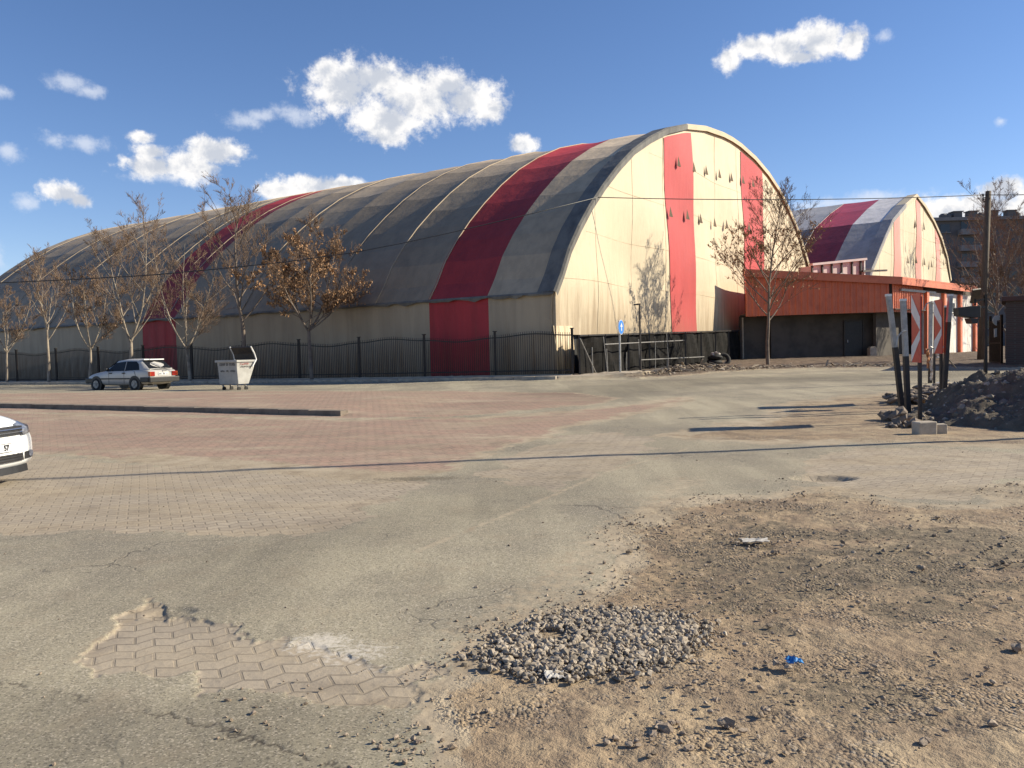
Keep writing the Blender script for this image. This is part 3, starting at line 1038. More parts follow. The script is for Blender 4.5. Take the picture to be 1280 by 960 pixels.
def on_front(C, n, u, v):
    r = ray(u, v)
    nx = Vector((n.y, -n.x, 0))
    tt = nx.dot(Vector((C.x, C.y, 0))) / nx.dot(r)
    p = Vector((0, 0, EYE)) + r * tt
    return (p - Vector((C.x, C.y, p.z))).dot(Vector((n.x, n.y, 0))), p.z


v1 = []
for u, v in [(848, 210), (867, 216), (882.5, 220), (899, 224), (914, 228), (928.5, 231), (941, 235), (838, 273), (859, 276), (875.5, 280.5), (893, 285), (908, 287), (923, 287), (936, 289)]:
    s, z = on_front(HC, HN, u, v)
    v1.append((s, z + .1, .36, .62))
mats1 = dict(grey=M['m_grey'], red=M['m_red'], wall=M['m_wall'], redwall=M['m_redwall'], front=M['m_cream'], pink=M['m_pink'], trim=M['m_trim'])


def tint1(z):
    return 1.22 if z > 14.3 else (.98 if z > 12.8 else (.70 if z > 11.2 else (.56 if z > 7.3 else .63)))  # sunlit crown and shaded flanks painted in as brightness by height


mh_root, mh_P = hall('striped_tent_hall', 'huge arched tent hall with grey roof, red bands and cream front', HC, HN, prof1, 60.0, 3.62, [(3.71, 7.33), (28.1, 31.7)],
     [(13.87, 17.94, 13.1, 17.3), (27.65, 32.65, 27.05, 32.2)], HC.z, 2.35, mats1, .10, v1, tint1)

mb = MB()                                                               # pleated corner of the front cloth, hanging to the ground
mb.smooth = True
rows = []
for k in range(30):
    s = -.02 + 1.75 * k / 29
    w = .07 * math.sin(s * 9) + .03 * math.sin(s * 23)
    rows.append([mh_P(s, .06 + w * .2, 2.75), mh_P(s, -.06 + w, 1.6), mh_P(s, -.10 + w, HC.z - .2)])
mb.grid(rows)
o = mb.build('corner_drape', M['m_drape'], mh_root)
set_tint(o, [1.0] * len(o.data.polygons))
sd = o.modifiers.new('thick', 'SOLIDIFY')
sd.thickness = .03

# second hall, farther back
C2 = at(1090, 440, 72.0)
C2.z = float(base_z(C2.x, C2.y))
N2 = Vector((.62, .785)).normalized()
prof2 = []
for u, v in [(1084, 362), (1090, 336), (1097, 319), (1106, 297), (1116, 275), (1132, 256), (1146, 243.5), (1156, 256), (1167.5, 276), (1177, 297), (1184, 321), (1188.6, 350)]:
    prof2.append(on_front(C2, N2, u, v))
s2 = [on_front(C2, N2, u, 300)[0] for u in (1119, 1126, 1146, 1152, 1170, 1176)]
v2 = []
for u, v in [(1144, 284), (1154.5, 287), (1134.5, 329), (1145, 329), (1155, 331), (1164, 334), (1177.5, 317), (1182, 330)]:
    s, z = on_front(C2, N2, u, v)
    v2.append((s, z, .45, .85))
mats2 = dict(grey=M['m_silver'], red=M['m_red2'], wall=M['m_wall'], redwall=M['m_redwall'], front=M['m_cream'], pink=M['m_palepink'], trim=M['m_silver'])
hall('small_tent_hall', 'smaller pitched tent hall with silver roof behind the red canopy building', C2, N2, prof2, 40.0, 3.6, [(3.6, 7.2)],
     [(s2[0], s2[1], s2[0], s2[1]), (s2[2], s2[3], s2[2], s2[3]), (s2[4], s2[5], s2[4], s2[5])], C2.z, 3.0, mats2, .04, v2, lambda z: 1.5 if z > 12.6 else .74)  # brighter crown and darker slopes painted in, like the main roof

# ------------------------------------------------------------------ red canopy building
A = at(929, 336, 55.5)
B = at(1128, 346, 56.3)
Cc = at(1223, 358, 67.0)
zA, zB, zC = A.z, B.z, Cc.z
bz = .66
bld = empty('canopy_building', (A.x, A.y, bz), 'low building with orange red cladding under a wide overhanging roof', 'building')
A0, B0, C0 = (Vector((p.x, p.y, 0)) for p in (A, B, Cc))
ab, bc = (B0 - A0).normalized(), (C0 - B0).normalized()
nab, nbc = Vector((ab.y, -ab.x, 0)), Vector((bc.y, -bc.x, 0))
D0 = Vector((A0.x + 11.5, A0.y + 15.0, 0))
mb = MB()                                                               # roof slab with a deep edge board
up = Vector((0, 0, 1))
top = [A0 + up * zA, B0 + up * zB, C0 + up * zC, D0 + up * (zA + .2)]
mb.prism([p - up * .10 for p in top], up * .10)
mb.build('roof', M['orange_trim'], bld)
mb = MB()
for (p, q) in ((top[0], top[1]), (top[1], top[2]), (top[0], top[3])):
    d = (q - p).normalized()
    nn = Vector((d.y, -d.x, 0))
    if nn.dot(Vector((-1, -1, 0))) < 0 and p is top[0] and q is top[3]: nn = -nn
    mb.box((p + q) / 2 - up * .26 - nn * .05, ((q - p).length + .04, .08, .50), d, nn)
mb.build('roof_edge', M['orange_trim'], bld)


def corrugated(mb, p, q, z0, z1, nrm, pitch=.42, depth=.05):
    d = (q - p)
    n_ = max(2, int(d.length / pitch))
    d0 = d.normalized()
    rows = []
    for i in range(n_):
        for f, dep in ((0, 0), (.12, depth), (.38, depth), (.5, 0)):
            s = (i + f) / n_ * d.length
            if callable(z0): a_, b_ = z0(s), z1(s)
            else: a_, b_ = z0, z1
            pt = p + d0 * s + nrm * dep
            rows.append([pt + up * a_, pt + up * b_])
    mb.grid(rows)


LAB = (B0 - A0).length - .55
Pw0, Pw1 = A0 - nab * .32 + ab * .25, A0 - nab * .32 + ab * LAB
mb = MB()
corrugated(mb, Pw0, Pw1, lambda s: 3.62 + s * .012, lambda s: zA - .4 + (zB - zA) * s / LAB, nab)
mb.build('cladding', M['orange'], bld)
back = bc * .0 + Vector((-ab.y, ab.x, 0))
mb = MB()                                                               # left end cladding
Pl = Pw0 + (D0 - A0).normalized() * 13
corrugated(mb, Pl, Pw0, 3.62, zA - .4, Vector((-1, .4, 0)).normalized())
mb.build('cladding', M['orange'], bld)
mb = MB()
wi = 1.5                                                                # plaster walls set back below the cladding
W0, W1 = Pw0 - nab * wi + ab * .15, Pw1 - nab * wi
mb.box((W0 + W1) / 2 + up * ((bz - .5 + 3.7) / 2) - nab * .12, ((W1 - W0).length, .24, 3.7 - bz + .5), ab, nab)
dl = (D0 - A0).normalized()
nl = Vector((-dl.y, dl.x, 0))
mb.box(W0 + dl * 6.4 + up * ((bz - .5 + 3.7) / 2), (12.4, .24, 3.7 - bz + .5), dl, nl)
mb.box((W0 + W1) / 2 + up * 3.75 + nab * .72, ((W1 - W0).length, 1.5, .1), ab, nab)
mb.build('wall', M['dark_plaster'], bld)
dpx = at(1067, 444, 1.0)
dd = Vector((dpx.x, dpx.y, 0)).normalized()
k_ = (W0 - Vector((0, 0, 0))).dot(nab) / dd.dot(nab)
dc = dd * k_
mb = MB()
mb.box(dc + nab * .02 + up * (bz + 1.28), (1.25, .08, 2.5), ab, nab)
dr = mb.build('door', M['black'], bld)
mb = MB()
mb.box(dc + nab * .05 + ab * .68 + up * (bz + 1.28), (.08, .10, 2.6), ab, nab)
mb.box(dc + nab * .05 - ab * .68 + up * (bz + 1.28), (.08, .10, 2.6), ab, nab)
mb.box(dc + nab * .05 + up * (bz + 2.58), (1.28, .10, .08), ab, nab)
mb.build('frame', M['dark_steel'], dr)
mb = MB()
mb.box(dc + nab * .10 - ab * .48 + up * (bz + 1.15), (.05, .08, .2), ab, nab)
mb.build('handle', M['galv'], dr)
# side under the second roof edge: red sheets above an open recess, its shade painted as a dark wall, then white bays between red columns
S0 = Pw1 - nab * 0
mb = MB()
S1 = S0 + bc * 5.6
corrugated(mb, S0, S1, 3.75, zB - .35, nbc, .3, .05)
mb.build('cladding', M['orange_trim'], bld)
mb = MB()
mb.box((S0 + S1) / 2 - nbc * 1.2 + up * ((bz + 3.9) / 2 - .2), ((S1 - S0).length, .2, 3.9 - bz + .4), bc, nbc)
mb.box((S0 + S1) / 2 - nbc * .5 + up * 3.93, ((S1 - S0).length, 1.4, .06), bc, nbc)
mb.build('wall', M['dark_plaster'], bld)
S2 = S0 + bc * 16.5
mb = MB()
mb.box((S1 + S2) / 2 - nbc * .1 + up * ((bz - .4 + 5.3) / 2), ((S2 - S1).length, .2, 5.3 - bz + .4), bc, nbc)
mb.build('wall', M['wall_white'], bld)
for k in range(4):
    mb = MB()
    c = S1 + bc * (.3 + k * 3.5)
    mb.box(c + nbc * .10 + up * ((bz - .3 + 5.3) / 2), (.42, .28, 5.3 - bz + .3), bc, nbc)
    mb.build('column', M['orange_trim'], bld)
for k in range(2):
    mb = MB()
    c = S1 + bc * (2.2 + k * 3.5)
    mb.box(c + nbc * .03 + up * (bz + 3.6), (1.0, .08, .7), bc, nbc)
    wdw = mb.build('window', M['pane'], bld)
    mb = MB()
    for q in (-.53, .53): mb.box(c + nbc * .05 + bc * q + up * (bz + 3.6), (.07, .1, .84), bc, nbc)
    for q in (-.39, .39): mb.box(c + nbc * .05 + up * (bz + 3.6 + q), (.98, .1, .07), bc, nbc)
    mb.build('frame', M['white_paint'], wdw)
mb = MB()                                                               # beam and brackets under the second edge, rain pipe
Q0, Q1 = B0 - nab * 0 - nbc * .5 + bc * 1.0, B0 + bc * 7.5 - nbc * .5
mb.bar(Q0 + up * (zB - .80), Q1 + up * (zB - .80), .12, .16)
for k in range(3):
    c = Q0 + (Q1 - Q0) * (k / 2)
    mb.bar(c + up * (zB - .82), c - nbc * 1.2 + up * (zB - .55), .08)
mb.build('canopy_beam', M['galv'], bld)
mb = MB()
mb.tube([W0 + nab * .14 + ab * .12 + up * bz, W0 + nab * .14 + ab * .12 + up * 3.6], .06, 8)
mb.build('drain_pipe', M['concrete'], bld)
mb = MB()
ctr = (A0 + B0 + C0 + D0) / 4
ins = [p + (ctr - p).normalized() * 2.4 for p in (Pw0, Pw1, S2, D0)]
mb.prism([p + up * (bz - .4) for p in ins], up * (zB - .45 - bz + .4))
mb.prism([S0 - nbc * .04 + up * 3.78, S1 - nbc * .04 + up * 3.78, S1 - nbc * 2.6 + up * 3.78, S0 - nbc * 2.6 + up * 3.78], up * (zB - .40 - 3.78))
mb.box((S1 + S2) / 2 - nbc * .45 + up * ((5.1 + zB - .25) / 2), ((S2 - S1).length, .4, zB - .25 - 5.1), bc, nbc)
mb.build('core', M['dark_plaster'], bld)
mb = MB()
sc_ = (W0 + W1) / 2 + nab * .95 + ab * 1.8
mb.box(sc_ + up * (bz - .05), (10.5, 1.7, .22), ab, nab)
mb.build('concrete_plinth', M['concrete'], bld)
g = dc + nab * .55 + ab * 1.05
mb = MB()
mb.box(g + up * (bz + .36), (.5, .45, .6), ab, nab)
mb.box(g + up * (bz + .70), (.36, .36, .08), ab, nab)
bk = mb.build('bucket_crate', M['concrete'], origin=g + up * bz, bevel=.02)
tag(bk, 'pale crate standing on the plinth right of the dark door', 'crate')

# cooling unit on the roof
g = at(1047, 337, 60.0)
cu = empty('rooftop_cooling_unit', (g.x, g.y, zA - .2), 'pinkish framed cooling unit with round fan on the red roof', 'cooling unit')
e0, e1 = at(1014, 330, 59.5), at(1079, 323, 62.0)
d = Vector((e1.x - e0.x, e1.y - e0.y, 0))
Lc = d.length
d.normalize()
nn = Vector((d.y, -d.x, 0))
p0 = Vector((e0.x, e0.y, 0))
zt0, zt1, zb0 = e0.z, e1.z, zB - .1
mb = MB()
mb.prism([p0 + up * zb0, p0 + d * Lc + up * zb0, p0 + d * Lc + up * (zt1 - .15), p0 + up * (zt0 - .15)], -nn * 1.2)
mb.build('housing', M['ac_panel'], cu)
mb = MB()
mb.bar(p0 - d * .15 + up * (zt0 - .06) + nn * .1, p0 + d * (Lc + .1) + up * (zt1 - .06) + nn * .1, .36, .16)
mb.build('top_rail', M['ac_panel'], cu)
for f in (.0, .19, .37, .56, .76, .93, 1.0):
    mb = MB()
    c = p0 + d * Lc * f + nn * .08
    mb.box(c + up * ((zb0 + zt0 + (zt1 - zt0) * f - .15) / 2), (.11, .11, zt0 + (zt1 - zt0) * f - .15 - zb0), d, nn)
    mb.build('frame_post', M['dark_steel'] if f < .99 else M['white_paint'], cu)
mb = MB()
c = p0 + d * Lc * .56 + up * (zb0 + .35)
mb.disc(c + nn * .10, nn, .5, .12, 24)
fan = mb.build('fan', M['galv'], cu)
mb = MB()
for k in range(6): mb.box(c + nn * .18, (.9, .02, .04), Vector((d.x * math.cos(k * PI / 6), d.y * math.cos(k * PI / 6), math.sin(k * PI / 6))), nn)
mb.build('fan_guard', M['dark_steel'], fan)
mb = MB()
q0, q1 = at(1078, 339, 61.5), at(1108, 338, 64)
mb.bar(q0, q1, .16, .14)
tag(mb.build('roof_pipe', M['dark_steel'], origin=q0), 'short dark horizontal pipe beside the rooftop cooling unit', 'pipe')

# apartment block far behind
ap = at(1230, 430, 150.0)
apt = empty('apartment_block', (ap.x, ap.y, .6), 'dark grey apartment block far behind with rooftop water tanks', 'building')
xL, xR = at(1166, 400, 150).x, at(1420, 400, 150).x
zt = at(1200, 274, 150).z
mb = MB()
mb.box(((xL + xR) / 2, 157, (zt - 1) / 2), (xR - xL, 14, zt + 1))
mb.build('wall', M['apartment'], apt)
mb = MB()
mb.box(((xL + xR) / 2, 157, zt + .02), (xR - xL + 1.2, 15.2, .6))
mb.build('roof', M['apartment_band'], apt)
nfl = 8
for f in range(nfl):
    z = zt - 1.6 - f * 2.9
    if z < 1: break
    for k in range(9):
        x = xL + 2.2 + k * 4.1
        mb = MB()
        if k % 3 == 1:
            mb.box((x, 149.4, z - .8), (3.6, 1.3, 1.0))
            mb.build('balcony', M['apartment_band'], apt)
            mb = MB()
            mb.box((x, 149.96, z + .2), (2.4, .14, 1.9))
            mb.build('window', M['pane'], apt)
        else:
            mb.box((x, 149.96, z), (1.7, .14, 1.45))
            w_ = mb.build('window', M['pane'], apt)
            mb = MB()
            mb.box((x, 149.85, z - .8), (2.0, .3, .12))
            mb.build('sill', M['apartment_band'], w_)
for k, u in enumerate((1179, 1184, 1195, 1214, 1226, 1240, 1262, 1270)):
    c = at(u, 274, 153)
    mb = MB()
    if k < 2 or k in (4, 7):
        mb.tube([(c.x, c.y, zt + .3), (c.x, c.y, zt + 1.2), (c.x, c.y, zt + 1.5)], [.75, .75, .4], 12)
        mb.build('water_tank', M['apartment'], apt)
    else:
        mb.box((c.x, c.y, zt + .9), (1.5, 1.5, 1.6))
        mb.box((c.x, c.y, zt + 1.75), (1.9, 1.9, .15))
        mb.build('chimney', M['apartment'], apt)

# brick hut at the right edge and dark gate beside it
h0 = at(1257, 452, 36)
hut = empty('brick_hut', (h0.x, h0.y, .5), 'dark brick hut with flat roof at the right edge behind the heap', 'hut')
zt = at(1257, 376, 36).z
m_, t_ = newmat('brickwork')
co = t_.n('ShaderNodeTexCoord').outputs['Object']
s_ = t_.n('ShaderNodeSeparateXYZ')
t_.l(co, s_.inputs[0])
cb_ = t_.n('ShaderNodeCombineXYZ')
t_.l(t_.math('ADD', s_.outputs[0], s_.outputs[1]), cb_.inputs[0])
t_.l(s_.outputs[2], cb_.inputs[1])
br_ = t_.n('ShaderNodeTexBrick')
t_.l(cb_.outputs[0], br_.inputs['Vector'])
for k, v in (('Scale', 1.0), ('Mortar Size', .012), ('Brick Width', .24), ('Row Height', .08)): br_.inputs[k].default_value = v
br_.inputs['Color1'].default_value = (.075, .042, .036, 1)
br_.inputs['Color2'].default_value = (.055, .036, .031, 1)
br_.inputs['Mortar'].default_value = (.075, .062, .055, 1)
t_.out(br_.outputs['Color'], .9, 0, br_.outputs['Fac'], -.4, .01)
mb = MB()
hd = Vector((h0.x, h0.y, 0)).normalized()
hrt = Vector((hd.y, -hd.x, 0))
hcen = Vector((h0.x, h0.y, 0)) + hrt * 3 + hd * 2
mb.box(hcen + up * ((zt + .2) / 2), (6, 4, zt - .2), hrt, hd)
mb.build('wall', m_, hut)
mb = MB()
mb.box(hcen + up * (zt + .08), (6.3, 4.4, .2), hrt, hd)
mb.build('roof', M['brick_dark'], hut, bevel=.02)
g0, g1 = at(1238, 446, 40), at(1252, 448, 38)
gt = empty('iron_gate', (g0.x, g0.y, .5), 'narrow black iron gate between utility pole and brick hut', 'gate')
d = Vector((g1.x - g0.x, g1.y - g0.y, 0))
mb = MB()
for k in range(12):
    c = Vector((g0.x, g0.y, .45)) + d * k / 11
    mb.bar(c, c + up * 2.1, .045)
mb.build('bars', M['black_iron'], gt)
mb = MB()
for z in (.6, 1.5, 2.5): mb.bar(Vector((g0.x, g0.y, z)), Vector((g1.x, g1.y, z)), .05)
for k in (0, 1):
    c = Vector((g0.x, g0.y, .4)) + d * k
    mb.bar(c, c + up * 2.4, .09)
mb.build('frame', M['black_iron'], gt)
mb = MB()
c = Vector((g0.x, g0.y, 2.0)) + d * .6 - Vector((0, .06, 0))
mb.disc(c + up * .55, (0, 1, 0), .24, .03, 16)
mb.box(c - up * .0, (.34, .03, .4), (1, .0, .2))
mb.build('sign_plate', M['white_paint'], gt)

# ------------------------------------------------------------------ iron fence
fr = empty('iron_fence', (FENCE0.x, FENCE0.y, FENCE0.z), 'long black iron railing fence with wavy top in front of the tent hall', 'fence')
FAv, FNv = Vector((*FA, 0)), Vector((*FN, 0))
FH = 1.95
NB = 15


def gz(s): return float(base_z(*fl(s))) + .12


def fp(s, z, q=0): return Vector((*fl(s, q), z))


for i in range(NB + 1):
    s = i * STEP
    mb = MB()
    z = gz(s)
    mb.bar(fp(s, z - .1), fp(s, z + FH + .12), .11)
    mb.box(fp(s, z + FH + .14), (.15, .15, .04), FAv, FNv)
    mb.build('post', M['black_iron'], fr)
for i in range(NB):
    s0, s1 = i * STEP + .06, (i + 1) * STEP - .06
    mb = MB()
    wave = lambda f: FH - .16 + .13 * math.sin(PI * f) ** 2 * (1 if i % 2 == 0 else -1) * (1 if i else .9)
    nbar = 34
    prev = None
    for k in range(25):
        f = k / 24
        s = s0 + (s1 - s0) * f
        p = fp(s, gz(s) + wave(f))
        if prev is not None: mb.bar(prev, p, .05, .05)
        prev = p
    for zz in (.22,): mb.bar(fp(s0, gz(s0) + zz), fp(s1, gz(s1) + zz), .045, .05)
    for k in range(nbar):
        f = (k + .5) / nbar
        s = s0 + (s1 - s0) * f
        mb.bar(fp(s, gz(s) + .05), fp(s, gz(s) + wave(f) + .13), .022)
    mb.build('panel', M['black_iron'], fr)
# low concrete footing
mb = MB()
for i in range(NB):
    s0, s1 = i * STEP, (i + 1) * STEP
    mb.bar(fp(s0, gz(s0) - .06), fp(s1, gz(s1) - .06), .22, .20)
mb.build('footing', M['concrete'], fr)

# ------------------------------------------------------------------ dark screen fence along the hall front, frames, rubble
sf0 = Vector((*fl(-.15, .2), 0))
sf1 = W0 + ab * .1 - nab * .0 - Vector((.3, .4, 0))
sf1 = Vector((sf1.x, sf1.y, 0))
sfd = sf1 - sf0
SL = sfd.length
sfd.normalize()
sfn = Vector((sfd.y, -sfd.x, 0))
zs0, zs1 = at(722, 419.5, sf0.y).z, at(930, 413, sf1.y).z
zf = lambda s: zs0 + (zs1 - zs0) * s / SL
m_scr, t_ = newmat('black_shade_net')
pos_ = t_.n('ShaderNodeTexCoord').outputs['Object']
n1_ = t_.noise(t_.scale(pos_, (1, 1, 2.5)), .9, 6, .65)
c_ = t_.mix(t_.ramp(n1_, .45, .75), (.004, .0035, .003), (.014, .011, .009))
t_.out(c_, .9, 0, n1_, .5, .1, .2)
sc = empty('screen_fence', (sf0.x, sf0.y, .4), 'black net screen fence under the cream front of the hall', 'fence')
mb = MB()
rows = []
for k in range(90):
    s = SL * k / 89
    p = sf0 + sfd * s
    b = lambda f: .06 * math.sin(s * 2.1 + f * 4) + .04 * math.sin(s * 5.3 + f * 7)
    rows.append([p + sfn * b(f) + up * (T(p.x, p.y) - .1 + (zf(s) - T(p.x, p.y) + .06) * f) for f in np.linspace(0, 1, 8)])
mb.grid(rows)
mb.build('net', m_scr, sc)
mb = MB()
mb.bar(sf0 + up * zf(0) + sfn * .1, sf1 + up * zf(SL) + sfn * .1, .07)
mb.build('top_rail', M['black_iron'], sc)
for k in range(10):
    s = SL * k / 9
    p = sf0 + sfd * s + sfn * .12
    mb = MB()
    mb.bar(p + up * (T(p.x, p.y) - .1), p + up * (zf(s) + .02), .07)
    mb.build('post', M['dark_steel'], sc)

gf = empty('scaffold_frame', (sf0.x + .8, sf0.y - .3, .45), 'light grey tube frame with diagonal brace leaning before the black net', 'frame')


def sp(u, v, off=.55):                                                 # a point in the plane just in front of the net
    r = ray(u, v)
    k = (sf0 + sfn * off).dot(sfn) / Vector((r.x, r.y, 0)).dot(sfn)
    return Vector((r.x * k, r.y * k, EYE + r.z * k))


for nm, lst in (('upright', [((754, 421), (760, 473)), ((758, 436), (760, 473)), ((740, 434), (741, 472)), ((798, 424), (800, 468)), ((819, 428), (819, 465)), ((833, 416), (836, 464)), ((783, 440), (783, 470))]),
                ('diagonal_brace', [((725, 423), (747, 471))]), ('crossbar', [((756, 430.5), (855, 425.5)), ((800, 450), (880, 446)), ((720, 472), (757, 473))])):
    for a_, b_ in lst:
        mb = MB()
        p, q = sp(*a_), sp(*b_)
        mb.tube([p, q], .03 if nm != 'upright' else .026, 6)
        mb.build(nm, M['frame_grey'], gf)
# road sign
b = ground(775.5, 471.5)
b.z = T(b.x, b.y)
rs = empty('road_sign', b, 'round blue direction sign with white arrow on a grey post', 'road sign')
zt = at(775.5, 401, b.y).z
mb = MB()
mb.tube([b - up * .2, b + up * (zt - b.z)], .045, 8)
mb.build('post', M['galv'], rs)
vdir = Vector((b.x, b.y, 0)).normalized()
sn = Matrix.Rotation(R(68), 3, 'Z') @ (-vdir)
if sn.x < 0: sn = Matrix.Rotation(R(-68), 3, 'Z') @ (-vdir)
st_ = Vector((-sn.y, sn.x, 0))
zc = at(775.5, 409, b.y).z
rad_ = abs(at(775.5, 400, b.y).z - at(775.5, 418.5, b.y).z) / 2
mb = MB()
mb.disc(b + up * (zc - b.z) + sn * .06, sn, rad_, .03, 28)
ds_ = mb.build('sign_disc', M['white_refl'], rs)
mb = MB()
mb.disc(b + up * (zc - b.z) + sn * .078, sn, rad_ * .93, .012, 28)
mb.build('sign_face', M['blue_sign'], ds_)
mb = MB()
pc = b + up * (zc - b.z) + sn * .088
k = rad_
mb.prism([pc + st_ * x * k + up * y * k for x, y in [(-.12, -.5), (.14, -.5), (.14, .05), (.42, .05), (.0, .62), (-.42, .05), (-.12, .05)]], sn * .006)
mb.build('arrow', M['white_refl'], ds_)
# thin lamp post
b = ground(801, 468.5)
b.z = T(b.x, b.y)
lp = empty('lamp_post', b, 'thin dark lamp post with short arm before the cream hall front', 'lamp post')
mb = MB()
zt = at(800, 380, b.y).z
mb.tube([b - up * .2, Vector((b.x, b.y, zt))], [.05, .035], 8)
mb.build('post', M['dark_steel'], lp)
mb = MB()
mb.bar((b.x - .13, b.y, zt), (b.x + .05, b.y, zt), .05)
mb.build('arm', M['dark_steel'], lp)
mb = MB()
mb.box((b.x - .16, b.y, zt - .02), (.22, .12, .06))
mb.build('lamp_head', M['dark_steel'], lp, bevel=.01)

# rubble and leaves along the verge
rng = random.Random(12)


def heap_bits(name, pts, n, rmin, rmax, hgt, mat, lab, cat, spread=.8, planks=0):
    mb = MB()
    g = [ground(*p) for p in pts]
    for i in range(n):
        a = rng.random() * (len(g) - 1)
        k = min(int(a), len(g) - 2)
        p = g[k].lerp(g[k + 1], a - k)
        o = rng.gauss(0, spread * .5)
        x, y = p.x + rng.gauss(0, .3), p.y + o
        h = hgt * math.exp(-(o / spread * 1.6) ** 2)
        mb.rock((x, y, T(x, y) + .09 + rng.uniform(0, h)), rng.uniform(rmin, rmax), rng, .5)
    for i in range(planks):
        a = rng.random() * (len(g) - 1)
        k = min(int(a), len(g) - 2)
        p = g[k].lerp(g[k + 1], a - k)
        x, y = p.x + rng.gauss(0, .3), p.y + rng.gauss(0, spread * .4)
        z = T(x, y) + .12 + rng.uniform(0, hgt)
        d = Vector((rng.uniform(-1, 1), rng.uniform(-.6, .6), rng.uniform(-.25, .25))).normalized()
        mb.bar(Vector((x, y, z)) - d * rng.uniform(.15, .4), Vector((x, y, z)) + d * rng.uniform(.15, .4), .09, .025)
    return tag(mb.build(name, mat, origin=g[0]), lab, cat)


heap_bits('rubble_pile', [(842, 468), (870, 466), (905, 464)], 260, .03, .10, .32, M['rubble'], 'long pile of broken tiles and rubble before the black net fence', 'rubble', .8, 45)
heap_bits('rubble_pile', [(808, 471.5), (830, 470)], 80, .03, .10, .22, M['rubble'], 'low scatter of pale rubble at the foot of the lamp post', 'rubble', .5, 10)
o = heap_bits('verge_litter', [(905, 465), (960, 461.5), (1050, 460), (1120, 459)], 420, .02, .08, .10, M['rubble'], 'loose pebbles and litter along the dark verge', 'litter', 1.3, 30)
tag(o, kind='stuff')
# tyres by the fence
g = sp(893, 458, .9)
ty = empty('tyre_stack', (g.x, g.y, T(g.x, g.y)), 'black tyres heaped at the right end of the black net fence', 'tyres')
for k, (dx, dz, tl) in enumerate(((0, .25, .1), (.05, .48, -.15), (.55, .36, 1.2))):
    mb = MB()
    mb.smooth = True
    Mx = Matrix.Rotation(tl, 3, 'X')
    rows = []
    for i in range(21):
        a = 2 * PI * i / 20
        rows.append([Vector((g.x + dx, g.y, T(g.x, g.y) + dz)) + Mx @ Vector(((.32 + .13 * math.cos(q)) * math.cos(a), (.32 + .13 * math.cos(q)) * math.sin(a), .12 * math.sin(q))) for q in np.linspace(0, 2 * PI, 9)])
    mb.grid(rows)
    mb.build('tyre', M['rubber'], ty)
scz = Vector((g.x + .1, g.y - .1, T(g.x, g.y) + .62))
mb = MB()
for k in range(9): mb.rock(scz + Vector((rng.gauss(0, .12), rng.gauss(0, .1), rng.uniform(0, .2))), .12, rng, .7)
tag(mb.build('rubbish_bag', M['scrap_white'], origin=scz), 'small pale rubbish bag lying on the heaped tyres', 'bag')

# ------------------------------------------------------------------ trees
def limb(mb, p, d, L, r0, r1, rg, segs, sides, wander, upw):
    pts, rs = [p.copy()], [r0]
    d = d.normalized()
    for k in range(segs):
        d = (d + Vector((rg.gauss(0, wander), rg.gauss(0, wander), rg.gauss(0, wander) + upw))).normalized()
        p = p + d * (L / segs)
        pts.append(p.copy())
        rs.append(r0 + (r1 - r0) * (k + 1) / segs)
    mb.tube(pts, rs, sides, False)
    return pts, rs, d


